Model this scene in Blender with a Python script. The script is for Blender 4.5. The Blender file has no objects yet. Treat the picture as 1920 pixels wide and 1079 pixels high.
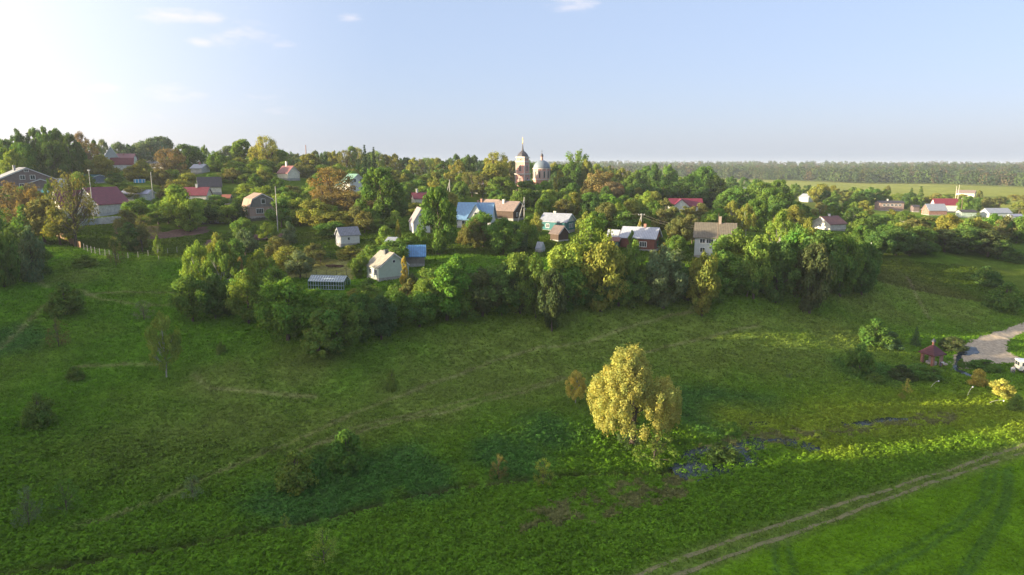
import bpy, math, random
import numpy as np
from math import radians, sin, cos, pi
from mathutils import Vector, Matrix
R = radians
scene = bpy.context.scene
# ---------------------------------------------------------------- camera, sky, sun, exposure
CAMZ, FPX, PITCH = 35.0, 1280.0, R(10.2)
cam_d = bpy.data.cameras.new('camera'); cam = bpy.data.objects.new('camera', cam_d)
scene.collection.objects.link(cam); scene.camera = cam
cam.location = (0, 0, CAMZ); cam.rotation_euler = (R(90) - PITCH, 0, 0)
cam_d.sensor_width = 36; cam_d.lens = 36 * FPX / 1920
cam_d.clip_start = 0.5; cam_d.clip_end = 20000
SUN_EL, SUN_AZ = 9.5, -101.0          # azimuth from the viewing direction, negative = left
SKY_STRENGTH, SUN_STRENGTH, EXPOSURE = 0.15, 5.0, 1.7
world = bpy.data.worlds.new('World'); scene.world = world; world.use_nodes = True
sd = bpy.data.lights.new('sun', 'SUN'); sd.energy = SUN_STRENGTH; sd.angle = R(0.6); sd.color = (1.0, 0.84, 0.56)
sun = bpy.data.objects.new('sun', sd); scene.collection.objects.link(sun)
sdir = Vector((sin(R(SUN_AZ)) * cos(R(SUN_EL)), cos(R(SUN_AZ)) * cos(R(SUN_EL)), sin(R(SUN_EL))))
sun.rotation_euler = sdir.to_track_quat('Z', 'Y').to_euler(); sun.location = (-60, 60, 80)
scene.view_settings.view_transform = 'Standard'; scene.view_settings.look = 'None'
scene.view_settings.exposure = EXPOSURE; scene.view_settings.gamma = 1.0
scene.cycles.max_bounces = 5; scene.cycles.diffuse_bounces = 3; scene.cycles.glossy_bounces = 2
scene.cycles.transmission_bounces = 3; scene.cycles.transparent_max_bounces = 6; scene.cycles.volume_bounces = 0
scene.cycles.use_denoising = True
scene.cycles.denoising_prefilter = 'ACCURATE'; scene.cycles.denoising_input_passes = 'RGB_ALBEDO_NORMAL'; scene.cycles.use_adaptive_sampling = True
scene.cycles.adaptive_threshold = 0.01
scene.cycles.sample_clamp_indirect = 4.0

def px_dir(px, py):
    u = (px - 960) / FPX; v = (539.5 - py) / FPX
    return np.array([u, v * sin(PITCH) + cos(PITCH), v * cos(PITCH) - sin(PITCH)])
def at_depth(px, py, Y):
    d = px_dir(px, py); t = Y / d[1]
    return d * t + np.array([0, 0, CAMZ])
def proj(x, y, z):
    dz = z - CAMZ
    f = y * cos(PITCH) - dz * sin(PITCH); v = y * sin(PITCH) + dz * cos(PITCH)
    return 960 + FPX * x / f, 539.5 - FPX * v / f

# ---- world: physically based sky with a few small thin clouds
nt = world.node_tree; N = nt.nodes; LK = nt.links
N.clear()
wo = N.new('ShaderNodeOutputWorld'); bg = N.new('ShaderNodeBackground'); sky = N.new('ShaderNodeTexSky')
sky.sky_type = 'NISHITA'; sky.sun_disc = False; sky.sun_elevation = R(SUN_EL); sky.sun_rotation = R(SUN_AZ)
sky.air_density = 1.0; sky.dust_density = 1.5; sky.ozone_density = 3.0; sky.altitude = 100
bg.inputs[1].default_value = SKY_STRENGTH
tc = N.new('ShaderNodeTexCoord')
mp = N.new('ShaderNodeMapping'); mp.inputs['Scale'].default_value = (9, 9, 34)
no = N.new('ShaderNodeTexNoise'); no.inputs['Scale'].default_value = 1.6; no.inputs['Detail'].default_value = 7; no.inputs['Roughness'].default_value = .62
LK.new(tc.outputs['Generated'], mp.inputs[0]); LK.new(mp.outputs[0], no.inputs[0])
def cloud_mask(px, py, rad, gain):
    d = px_dir(px, py); d = d / np.linalg.norm(d)
    sub = N.new('ShaderNodeVectorMath'); sub.operation = 'SUBTRACT'; sub.inputs[1].default_value = tuple(d)
    LK.new(tc.outputs['Generated'], sub.inputs[0])
    sc = N.new('ShaderNodeVectorMath'); sc.operation = 'MULTIPLY'; sc.inputs[1].default_value = (1, 1, 2.8)
    LK.new(sub.outputs[0], sc.inputs[0])
    ln = N.new('ShaderNodeVectorMath'); ln.operation = 'LENGTH'; LK.new(sc.outputs[0], ln.inputs[0])
    mr = N.new('ShaderNodeMapRange'); mr.interpolation_type = 'SMOOTHSTEP'
    mr.inputs[1].default_value = 0; mr.inputs[2].default_value = rad; mr.inputs[3].default_value = gain; mr.inputs[4].default_value = 0
    LK.new(ln.outputs[1], mr.inputs[0]); return mr.outputs[0]
acc = None
for c in [(325, 30, .075, .44), (392, 35, .055, .44), (455, 44, .06, .36), (374, 80, .035, .46), (440, 66, .13, .26), (500, 88, .09, .22), (185, 165, .06, .34),
          (305, 175, .07, .36), (350, 180, .06, .3), (490, 194, .10, .24), (650, 34, .04, .3), (1075, 2, .08, .42), (300, 218, .05, .26), (1690, 163, .06, .08)]:
    m = cloud_mask(*c)
    if acc is None: acc = m
    else:
        a = N.new('ShaderNodeMath'); a.operation = 'MAXIMUM'; LK.new(acc, a.inputs[0]); LK.new(m, a.inputs[1]); acc = a.outputs[0]
mp.inputs['Rotation'].default_value = (0, 0, .6)
ad = N.new('ShaderNodeMath'); ad.operation = 'ADD'; LK.new(no.outputs[0], ad.inputs[0]); LK.new(acc, ad.inputs[1])
mr = N.new('ShaderNodeMapRange'); mr.interpolation_type = 'SMOOTHSTEP'
mr.inputs[1].default_value = .68; mr.inputs[2].default_value = 1.12; mr.inputs[3].default_value = 0; mr.inputs[4].default_value = .6
LK.new(ad.outputs[0], mr.inputs[0])
mx = N.new('ShaderNodeMixRGB'); mx.inputs[2].default_value = (2.4, 2.2, 2.2, 1)
tint = N.new('ShaderNodeVectorMath'); tint.operation = 'MULTIPLY_ADD'       # thin high haze: paler, softer sky
tint.inputs[1].default_value = (.275, .205, .255); tint.inputs[2].default_value = (.80, 1.0, 1.22)
LK.new(sky.outputs[0], tint.inputs[0])
gl = N.new('ShaderNodeVectorMath'); gl.operation = 'DOT_PRODUCT'; gl.inputs[1].default_value = tuple(sdir); LK.new(tc.outputs['Generated'], gl.inputs[0])   # wide glow of the hazy air round the sun
gm0 = N.new('ShaderNodeMath'); gm0.operation = 'MAXIMUM'; gm0.inputs[1].default_value = 0; LK.new(gl.outputs['Value'], gm0.inputs[0])
gm1 = N.new('ShaderNodeMath'); gm1.operation = 'POWER'; gm1.inputs[1].default_value = 1.5; LK.new(gm0.outputs[0], gm1.inputs[0])
gs = N.new('ShaderNodeVectorMath'); gs.operation = 'SCALE'; gs.inputs[0].default_value = (3.2, 2.7, 2.0); LK.new(gm1.outputs[0], gs.inputs['Scale'])
ga = N.new('ShaderNodeVectorMath'); ga.operation = 'ADD'; LK.new(gs.outputs[0], ga.inputs[0]); LK.new(tint.outputs[0], ga.inputs[1])
LK.new(mr.outputs[0], mx.inputs[0]); LK.new(ga.outputs[0], mx.inputs[1])
LK.new(mx.outputs[0], bg.inputs[0]); LK.new(bg.outputs[0], wo.inputs[0])

# ---------------------------------------------------------------- helpers
C = scene.collection
rs = np.random.RandomState
def vnoise(x, y, scale, seed=0):
    x = np.asarray(x, float) / scale; y = np.asarray(y, float) / scale
    g = rs(seed).rand(256, 256)
    xi = np.floor(x).astype(int); yi = np.floor(y).astype(int)
    fx = x - xi; fy = y - yi; fx = fx * fx * (3 - 2 * fx); fy = fy * fy * (3 - 2 * fy)
    a = g[xi & 255, yi & 255]; b = g[(xi + 1) & 255, yi & 255]; c = g[xi & 255, (yi + 1) & 255]; d = g[(xi + 1) & 255, (yi + 1) & 255]
    return (a * (1 - fx) + b * fx) * (1 - fy) + (c * (1 - fx) + d * fx) * fy
def fnoise(x, y, scale, seed=0, oct=3):
    s = 0; a = 1; t = 0
    for i in range(oct):
        s = s + a * vnoise(x, y, scale / 2 ** i, seed + i); t += a; a *= .5
    return s / t
def mesh_from(name, verts, faces_n, loops, mats=(), midx=None, col=None, smooth=False):
    """verts (N,3); faces_n = verts per face (int); loops flat index array"""
    me = bpy.data.meshes.new(name)
    verts = np.asarray(verts, np.float32); loops = np.asarray(loops, np.int32).ravel()
    nf = len(loops) // faces_n
    me.vertices.add(len(verts)); me.vertices.foreach_set('co', verts.ravel())
    me.loops.add(len(loops)); me.loops.foreach_set('vertex_index', loops)
    me.polygons.add(nf); me.polygons.foreach_set('loop_start', np.arange(nf, dtype=np.int32) * faces_n)
    try: me.polygons.foreach_set('loop_total', np.full(nf, faces_n, np.int32))
    except Exception: pass
    if midx is not None: me.polygons.foreach_set('material_index', np.asarray(midx, np.int32))
    if smooth: me.polygons.foreach_set('use_smooth', np.ones(nf, bool))
    me.update(calc_edges=True)
    if col is not None:
        a = me.color_attributes.new('Col', 'FLOAT_COLOR', 'POINT')
        c4 = np.ones((len(verts), 4), np.float32); c4[:, :3] = col
        a.data.foreach_set('color', c4.ravel())
    for m in mats: me.materials.append(m)
    return me
def link(name, me, parent=None, loc=None):
    o = bpy.data.objects.new(name, me); C.objects.link(o)
    if parent is not None: o.parent = parent
    if loc is not None: o.location = loc
    return o
def tag(o, label=None, cat=None, group=None, kind=None):
    if label: o['label'] = label
    if cat: o['category'] = cat
    if group: o['group'] = group
    if kind: o['kind'] = kind
    return o
def empty(name, loc, rz=0, label=None, cat=None, group=None):
    o = bpy.data.objects.new(name, None); C.objects.link(o); o.location = loc; o.rotation_euler = (0, 0, rz)
    o.empty_display_size = .3
    return tag(o, label, cat, group)
class MB:
    def __init__(s): s.v = []; s.f = []
    def add(s, v, f):
        b = len(s.v); s.v += [tuple(p) for p in v]; s.f += [tuple(b + i for i in q) for q in f]; return s
    def box(s, x0, x1, y0, y1, z0, z1):
        return s.add([(x0, y0, z0), (x1, y0, z0), (x1, y1, z0), (x0, y1, z0), (x0, y0, z1), (x1, y0, z1), (x1, y1, z1), (x0, y1, z1)],
                     [(0, 3, 2, 1), (4, 5, 6, 7), (0, 1, 5, 4), (1, 2, 6, 5), (2, 3, 7, 6), (3, 0, 4, 7)])
    def ext(s, poly, x0, x1):     # polygon in (y,z) extruded along x
        n = len(poly); v = [(x0, y, z) for y, z in poly] + [(x1, y, z) for y, z in poly]
        f = [tuple(range(n))[::-1], tuple(range(n, 2 * n))] + [(i, (i + 1) % n, n + (i + 1) % n, n + i) for i in range(n)]
        return s.add(v, f)
    def tube(s, p, q, r0, r1, n=6):
        p = Vector(p); q = Vector(q); d = (q - p).normalized(); a = d.orthogonal().normalized(); b = d.cross(a)
        v = [p + (a * cos(t) + b * sin(t)) * r0 for t in [2 * pi * i / n for i in range(n)]] + [q + (a * cos(t) + b * sin(t)) * r1 for t in [2 * pi * i / n for i in range(n)]]
        return s.add(v, [tuple(range(n))[::-1], tuple(range(n, 2 * n))] + [(i, (i + 1) % n, n + (i + 1) % n, n + i) for i in range(n)])
    def lathe(s, prof, n=16, cx=0, cy=0, a0=0):
        v = []; f = []
        for r, z in prof: v += [(cx + r * cos(a0 + 2 * pi * i / n), cy + r * sin(a0 + 2 * pi * i / n), z) for i in range(n)]
        for k in range(len(prof) - 1):
            for i in range(n): f.append((k * n + i, k * n + (i + 1) % n, (k + 1) * n + (i + 1) % n, (k + 1) * n + i))
        f.append(tuple(range(n))[::-1]); f.append(tuple((len(prof) - 1) * n + i for i in range(n)))
        return s.add(v, f)
    def build(s, name, mat, parent=None, loc=None, smooth=False):
        me = bpy.data.meshes.new(name); me.from_pydata(s.v, [], s.f); me.validate(); me.update()
        me.materials.append(mat)
        if smooth: me.polygons.foreach_set('use_smooth', [True] * len(me.polygons))
        return link(name, me, parent, loc)

# ---------------------------------------------------------------- materials
MATS = {}
def new_mat(name):
    m = bpy.data.materials.new(name); m.use_nodes = True; m.node_tree.nodes.clear()
    o = m.node_tree.nodes.new('ShaderNodeOutputMaterial'); return m, m.node_tree, o
def surf(name, col, rough=.8, kind='plain', col2=None, var=.25, scale=1.0, metal=0.0):
    if name in MATS: return MATS[name]
    m, t, o = new_mat(name); n = t.nodes; l = t.links
    p = n.new('ShaderNodeBsdfPrincipled'); l.new(p.outputs[0], o.inputs[0])
    p.inputs['Roughness'].default_value = rough; p.inputs['Metallic'].default_value = metal
    tc = n.new('ShaderNodeTexCoord')
    nz = n.new('ShaderNodeTexNoise'); nz.inputs['Scale'].default_value = 1.7 * scale; nz.inputs['Detail'].default_value = 6
    l.new(tc.outputs['Object'], nz.inputs[0])
    cr = n.new('ShaderNodeValToRGB'); l.new(nz.outputs[0], cr.inputs[0])
    cr.color_ramp.elements[0].position = .32; cr.color_ramp.elements[1].position = .68
    c2 = col2 or tuple(c * (1 - var) for c in col)
    cr.color_ramp.elements[0].color = (*c2, 1); cr.color_ramp.elements[1].color = (*tuple(min(1, c * (1 + var * .3)) for c in col), 1)
    last = cr.outputs[0]; bump = None
    if kind == 'brick':
        b = n.new('ShaderNodeTexBrick'); b.inputs['Scale'].default_value = 2.2; b.inputs['Mortar Size'].default_value = .02
        mp_ = n.new('ShaderNodeMapping'); mp_.inputs['Rotation'].default_value = (R(90), 0, 0); l.new(tc.outputs['Object'], mp_.inputs[0])
        l.new(mp_.outputs[0], b.inputs[0]); l.new(last, b.inputs[1]); 
        mu = n.new('ShaderNodeMixRGB'); mu.blend_type = 'MULTIPLY'; mu.inputs[0].default_value = 1; mu.inputs[2].default_value = (.75, .72, .7, 1)
        l.new(last, mu.inputs[1]); l.new(mu.outputs[0], b.inputs[2]); b.inputs[3].default_value = (.42, .4, .38, 1); last = b.outputs[0]
    if kind in ('plank', 'seam', 'log', 'tile'):
        w = n.new('ShaderNodeTexWave'); w.wave_profile = {'plank': 'SAW', 'seam': 'TRI', 'log': 'SIN', 'tile': 'SAW'}[kind]
        w.bands_direction = {'plank': 'Z', 'seam': 'X', 'log': 'Z', 'tile': 'Z'}[kind]
        w.inputs['Scale'].default_value = {'plank': 1.6, 'seam': .8, 'log': 1.1, 'tile': 1.0}[kind]; w.inputs['Distortion'].default_value = .3 if kind != 'seam' else 0
        l.new(tc.outputs['Object'], w.inputs[0])
        mu = n.new('ShaderNodeMixRGB'); mu.blend_type = 'MULTIPLY'; mu.inputs[0].default_value = .35
        l.new(last, mu.inputs[1]); l.new(w.outputs[0], mu.inputs[2]); last = mu.outputs[0]; bump = w.outputs[1]
    l.new(last, p.inputs['Base Color'])
    if bump is not None:
        bp = n.new('ShaderNodeBump'); bp.inputs['Strength'].default_value = .5; bp.inputs['Distance'].default_value = .05
        l.new(bump, bp.inputs['Height']); l.new(bp.outputs[0], p.inputs['Normal'])
    MATS[name] = m; return m
def glass_mat():
    m, t, o = new_mat('window_glass'); p = t.nodes.new('ShaderNodeBsdfPrincipled'); t.links.new(p.outputs[0], o.inputs[0])
    p.inputs['Base Color'].default_value = (.03, .04, .05, 1); p.inputs['Roughness'].default_value = .08; p.inputs['IOR'].default_value = 1.5
    return m
GLASS = glass_mat()
def leaf_mat(name='foliage', trans=.32):
    m, t, o = new_mat(name); n = t.nodes; l = t.links
    oi = n.new('ShaderNodeObjectInfo'); at = n.new('ShaderNodeAttribute'); at.attribute_name = 'Col'
    mu = n.new('ShaderNodeMixRGB'); mu.blend_type = 'MULTIPLY'; mu.inputs[0].default_value = 1
    l.new(oi.outputs['Color'], mu.inputs[1]); l.new(at.outputs['Color'], mu.inputs[2])
    d = n.new('ShaderNodeBsdfDiffuse'); tr = n.new('ShaderNodeBsdfTranslucent'); mx = n.new('ShaderNodeMixShader'); mx.inputs[0].default_value = trans
    wm = n.new('ShaderNodeMixRGB'); wm.blend_type = 'MULTIPLY'; wm.inputs[0].default_value = 1; wm.inputs[2].default_value = (1.5, 1.35, .6, 1)
    l.new(mu.outputs[0], wm.inputs[1]); l.new(wm.outputs[0], tr.inputs[0])
    l.new(mu.outputs[0], d.inputs[0]); l.new(d.outputs[0], mx.inputs[1]); l.new(tr.outputs[0], mx.inputs[2]); l.new(mx.outputs[0], o.inputs[0])
    return m
LEAF = leaf_mat()
def grass_mat():
    m, t, o = new_mat('grass_blades'); n = t.nodes; l = t.links
    at = n.new('ShaderNodeAttribute'); at.attribute_name = 'Col'
    d = n.new('ShaderNodeBsdfDiffuse'); tr = n.new('ShaderNodeBsdfTranslucent'); mx = n.new('ShaderNodeMixShader'); mx.inputs[0].default_value = .3
    l.new(at.outputs['Color'], d.inputs[0]); l.new(at.outputs['Color'], tr.inputs[0])
    l.new(d.outputs[0], mx.inputs[1]); l.new(tr.outputs[0], mx.inputs[2]); l.new(mx.outputs[0], o.inputs[0])
    return m
GRASS = grass_mat()
def ground_mat():
    m, t, o = new_mat('meadow_ground'); n = t.nodes; l = t.links
    at = n.new('ShaderNodeAttribute'); at.attribute_name = 'Col'
    tc = n.new('ShaderNodeTexCoord')
    a = n.new('ShaderNodeTexNoise'); a.inputs['Scale'].default_value = 2.2; a.inputs['Detail'].default_value = 5; a.inputs['Roughness'].default_value = .65
    b = n.new('ShaderNodeTexNoise'); b.inputs['Scale'].default_value = .23; b.inputs['Detail'].default_value = 4
    l.new(tc.outputs['Object'], a.inputs[0]); l.new(tc.outputs['Object'], b.inputs[0])
    ra = n.new('ShaderNodeMapRange'); ra.inputs[1].default_value = .3; ra.inputs[2].default_value = .7; ra.inputs[3].default_value = .62; ra.inputs[4].default_value = 1.3
    rb = n.new('ShaderNodeMapRange'); rb.inputs[1].default_value = .3; rb.inputs[2].default_value = .7; rb.inputs[3].default_value = .8; rb.inputs[4].default_value = 1.18
    l.new(a.outputs[0], ra.inputs[0]); l.new(b.outputs[0], rb.inputs[0])
    mm = n.new('ShaderNodeMath'); mm.operation = 'MULTIPLY'; l.new(ra.outputs[0], mm.inputs[0]); l.new(rb.outputs[0], mm.inputs[1])
    sc = n.new('ShaderNodeVectorMath'); sc.operation = 'SCALE'; l.new(at.outputs['Color'], sc.inputs[0]); l.new(mm.outputs[0], sc.inputs['Scale'])
    d = n.new('ShaderNodeBsdfDiffuse'); l.new(sc.outputs[0], d.inputs[0])
    bp = n.new('ShaderNodeBump'); bp.inputs['Strength'].default_value = .8; bp.inputs['Distance'].default_value = .25
    l.new(a.outputs[0], bp.inputs['Height']); l.new(bp.outputs[0], d.inputs['Normal']); l.new(d.outputs[0], o.inputs[0])
    return m
GROUND = ground_mat()
BARK = surf('bark_brown', (.10, .075, .055), .9, var=.4, scale=2)
BARKW = surf('bark_birch', (.55, .52, .47), .8, col2=(.12, .11, .10), scale=3)

# ---------------------------------------------------------------- terrain
def from_pz(px, py, z):
    d = px_dir(px, py); t = (z - CAMZ) / d[2]; return d[0] * t, d[1] * t, z
A = []
for px, py, z in [(100,1060,1.0),(600,1060,.5),(1200,1060,.3),(1850,1060,.5),(0,960,2.2),(200,930,2.0),(400,935,1.0),(850,915,0),(1250,890,0),(1550,850,.1),(1900,840,.6),
    (1700,790,.2),(1750,735,.5),(1900,740,.9),(1450,800,.1),(600,870,1.8),(200,850,3.5),(0,850,4.5),(900,830,1.8),(1100,780,1.6),(1350,750,1.2),(1550,720,1.8),(1650,660,2.6),(1746,690,1.2),(1850,660,1.4),(1915,690,1.0),
    (1900,612,2.6),(0,700,7.5),(200,720,6),(310,700,6.5),(500,720,5.5),(700,720,5),(900,690,4.6),(1100,650,5.2),(1300,630,5.2),(1500,600,6),(1650,560,7),(1850,560,5),(1900,500,8),
    (480,610,9.3),(600,660,8),(800,605,8.7),(1000,582,9.2),(1200,570,9.5),(1400,555,10),(1600,520,10.5),(1640,485,11.5),(1750,478,11),(1880,482,9.5),
    (125,585,11),(40,500,15),(60,420,19.5),(200,560,11.3),(350,560,11),(150,465,17),(250,480,15.5),(350,470,15.5),
    (720,520,13),(620,545,11.8),(600,490,14),(485,408,20.3),(660,452,17.3),(560,440,17.6),(350,425,19),(190,420,20),(900,428,18.3),(1045,432,17.6),(1190,470,14.8),(1330,492,12.8),
    (980,362,20.3),(40,350,27.5),(232,318,32.5),(320,335,28),(540,326,30),(655,352,26.3),(385,350,26),(250,345,27.5),(1290,394,17),(1550,425,12.5),(1670,402,10.5),(1770,408,9.8),(1870,408,9.8),(1400,362,12),(780,372,22.5),(945,405,19.8),
    (1600,348,8),(1800,360,8),(1900,376,8),(1885,455,9.5),(1250,352,14)]:
    A.append(from_pz(px, py, z))
A += [(-180,320,32.3),(-130,260,29.6),(-165,235,28.6),(-170,300,31.6),(-130,330,31.6),(-215,350,33.5)]
A += [(-150,90,22),(-200,110,29)]
A += [(-110,70,9),(-120,100,15),(-140,140,20),(-170,190,26),(-130,40,6),(-100,20,3),(100,20,.5),(0,15,.3),(110,60,.6),(140,100,1.2),(160,150,5),(-230,260,33),(-120,280,32),(-40,320,28),(-330,400,36),
      (-200,450,34),(0,450,24),(150,450,13),(300,400,8.5),(-450,700,34),(-150,750,28),(100,700,12),(200,250,9.5),(400,600,8),(800,800,8),(300,1050,8),(700,1050,8),(1100,1050,8),
      (-600,1200,30),(0,1100,14),(0,2000,24),(800,2000,25),(1600,2000,24),(-900,2000,30),(-250,120,24),(-300,0,15),(0,-80,1),(400,100,6),(-600,300,35)]
A = np.array(A); AX = A[:, :2]; AZ = A[:, 2]
# thin the anchors that sit too close together
keep = []
for i in range(len(A)):
    if all(np.hypot(*(AX[i] - AX[j])) > 5.0 for j in keep): keep.append(i)
AX = AX[keep]; AZ = AZ[keep]
CC = 9.0
def kern(d2): return np.sqrt(d2 + CC * CC)
Dm = kern(((AX[:, None] - AX[None]) ** 2).sum(-1)); n_ = len(AX)
M_ = np.zeros((n_ + 1, n_ + 1)); M_[:n_, :n_] = Dm - np.eye(n_) * 0.6 * 0 ; M_[:n_, n_] = 1; M_[n_, :n_] = 1
WT = np.linalg.solve(M_ + np.diag([-.6] * n_ + [0]), np.append(AZ, 0))
def base_h(x, y):
    x = np.atleast_1d(np.asarray(x, float)); y = np.atleast_1d(np.asarray(y, float)); out = np.empty(len(x))
    for s in range(0, len(x), 60000):
        xx = x[s:s + 60000]; yy = y[s:s + 60000]
        r = np.hypot(xx, yy); k = np.minimum(1, 2400 / np.maximum(r, 1)); xx = xx * k; yy = yy * k   # level off far beyond the forest
        yy = np.maximum(yy, -120)
        d2 = (xx[:, None] - AX[:, 0]) ** 2 + (yy[:, None] - AX[:, 1]) ** 2
        out[s:s + 60000] = kern(d2) @ WT[:-1] + WT[-1]
    return out
def ray_ground(px, py, fn=None):
    fn = fn or (lambda x, y: base_h(x, y))
    d = px_dir(px, py); ts = np.concatenate([np.arange(35, 300, .5), np.arange(300, 2500, 5)])
    P = d[None] * ts[:, None]; h = fn(P[:, 0], P[:, 1]); g = P[:, 2] + CAMZ - h
    i = int(np.argmax(g < 0))
    if not (g < 0).any(): i = len(ts) - 1
    t = ts[i]
    if i > 0:
        g0, g1 = g[i - 1], g[i]; t = ts[i - 1] + (ts[i] - ts[i - 1]) * g0 / (g0 - g1)
    return float(d[0] * t), float(d[1] * t)
def pline(pts): return np.array([ray_ground(*p) for p in pts])
def seg_dist(x, y, pl):
    x = np.asarray(x, float); y = np.asarray(y, float); best = np.full(x.shape, 1e9)
    lo = pl.min(0) - 6; hi = pl.max(0) + 6
    m = (x > lo[0]) & (x < hi[0]) & (y > lo[1]) & (y < hi[1])
    xx = x[m]; yy = y[m]; b = np.full(xx.shape, 1e9)
    for (ax, ay), (bx, by) in zip(pl[:-1], pl[1:]):
        dx, dy = bx - ax, by - ay; L = dx * dx + dy * dy + 1e-9
        t = np.clip(((xx - ax) * dx + (yy - ay) * dy) / L, 0, 1)
        b = np.minimum(b, np.hypot(xx - ax - t * dx, yy - ay - t * dy))
    best[m] = b; return best
def in_poly(x, y, poly):
    x = np.asarray(x, float); y = np.asarray(y, float); ins = np.zeros(x.shape, bool); n = len(poly)
    for i in range(n):
        x0, y0 = poly[i]; x1, y1 = poly[(i + 1) % n]
        c = ((y0 > y) != (y1 > y)) & (x < (x1 - x0) * (y - y0) / (y1 - y0 + 1e-12) + x0); ins ^= c
    return ins
STREAM = pline([(0,1075),(130,1062),(230,1040),(400,1012),(520,985),(600,967),(680,950),(760,930),(860,912),(960,905),(1060,893),(1150,890),(1230,885),(1300,872)])
STREAM2 = pline([(1500,812),(1600,795),(1700,770),(1760,735),(1790,705),(1765,686)])
RUT1 = pline([(1120,1100),(1198,1076),(1356,1020),(1527,961),(1698,909),(1800,875),(1925,831),(1990,812)])
RUT2 = pline([(1180,1110),(1271,1079),(1416,1025),(1527,986),(1647,943),(1741,909),(1826,880),(1925,846),(1990,828)])
TRACTOR = [pline(p) for p in ([(1852,880),(1846,905),(1840,935),(1800,975),(1700,1030),(1600,1079)], [(1868,882),(1862,915),(1850,945),(1812,985),(1730,1035),(1640,1085)],
    [(1885,880),(1884,920),(1866,975),(1820,1040),(1790,1085)], [(1895,878),(1896,920),(1882,975),(1845,1035),(1810,1085)], [(1452,1020),(1455,1050),(1458,1085)], [(1478,1015),(1484,1050),(1488,1085)])]
PATHS = [(pline(p), w) for p, w in (([(140,990),(280,945),(420,880),(560,820),(640,785),(760,735),(850,705),(930,675),(1010,655),(1100,642),(1180,615),(1260,590),(1330,580)], .32),
    ([(540,850),(640,818),(760,785),(850,768),(950,745),(1060,708)], .3), ([(560,845),(650,805),(770,775),(860,755),(950,735),(1050,706)], .25),
    ([(1210,660),(1290,640),(1360,622),(1420,610)], .3), ([(365,700),(390,728),(440,733),(520,738),(590,743)], .4), ([(150,545),(190,562),(260,570),(330,572)], .6),
    ([(40,498),(60,515),(90,540)], .5), ([(0,655),(30,625),(60,600),(85,572)], .4), ([(160,552),(230,548),(330,548)], .5), ([(1280,590),(1300,575),(1330,572)],.3),
    ([(1560,545),(1545,560),(1520,575)], .4), ([(1700,520),(1720,560),(1745,600)], .4), ([(150,685),(300,682)],.4))]
MARSH = [pline(p) for p in ([(1255,862),(1290,840),(1345,832),(1400,818),(1470,822),(1530,830),(1535,845),(1480,860),(1420,868),(1370,885),(1300,905),(1270,890)],
    [(1370,790),(1440,783),(1450,792),(1395,798)], [(1560,790),(1640,778),(1720,776),(1715,786),(1620,800)])]
MUD = [pline(p) for p in ([(925,975),(975,957),(1050,940),(1150,905),(1270,885),(1320,900),(1290,930),(1190,955),(1120,975),(1020,985),(960,985)],
    [(1530,808),(1600,788),(1700,778),(1790,772),(1780,790),(1700,800),(1600,815),(1545,822)], [(1290,835),(1400,805),(1540,800),(1560,820),(1400,835),(1320,850)])]
SOIL = [pline(p) for p in ([(280,437),(385,424),(395,436),(330,447),(280,452)], [(455,442),(530,436),(552,436),(545,444),(455,454)], [(655,470),(700,463),(703,472),(660,478)], [(385,452),(402,448),(402,460),(386,462)])]
MOWN = [pline(p) for p in ([(525,497),(600,487),(680,487),(668,510),(660,525),(580,520),(540,520)], [(215,425),(300,425),(300,440),(215,440)])]
ROAD = pline([(1975,580),(1920,604),(1870,622),(1832,636),(1812,646),(1792,656),(1788,670),(1786,690),(1815,694),(1842,684),(1870,682),(1920,680),(1975,682),(1975,676),(1925,676),(1905,670),(1890,660),(1886,650),(1892,638),(1905,630),(1922,622),(1975,604)])
NETTLE = [ray_ground(*p) + (r,) for *p, r in ((620,905,7),(700,900,6),(760,890,6),(560,925,6),(1330,765,7),(1420,768,6),(950,860,5),(640,925,5),(1040,810,5),(0,640,6),(1350,800,4),(1640,700,6))]
DRY = [ray_ground(*p) + (r,) for *p, r in ((900,690,14),(1010,700,14),(800,740,9),(560,690,7),(420,720,7),(480,800,12),(620,800,8),(1180,640,16),(1320,650,14),(1440,650,14),(1560,630,12),(1620,560,12),(300,850,10),(1000,640,10),(1740,560,14),(1060,600,8),(560,850,6),(140,520,5))]
SUN_STREAK = [ray_ground(*p) + (r,) for *p, r in ((1880,775,10),(1780,775,9),(1680,785,8),(1600,790,7),(1520,795,6),(1440,790,5),(1390,785,4),(1560,830,5))]  # where the low sun strikes the valley floor; painted as yellower plants
LUSH = [ray_ground(*p) + (r,) for *p, r in ((950,860,6),(1100,840,8),(1000,880,5),(700,1000,14),(900,1040,14),(1250,980,14),(1450,900,12),(1600,840,12),(1380,790,5),(1480,770,7),(1600,770,7),(1750,750,8),(1850,760,10),(450,980,10),(250,1000,10),(1700,830,12),(100,1000,10))]
def blobs(x, y, L):
    s = np.zeros(np.shape(x))
    for bx, by, r in L: s = np.maximum(s, np.exp(-((x - bx) ** 2 + (y - by) ** 2) / (r * r)))
    return s
def marsh_w(x, y):
    m = np.zeros(np.shape(x), bool)
    for p in MARSH: m |= in_poly(x, y, p)
    return m
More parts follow.
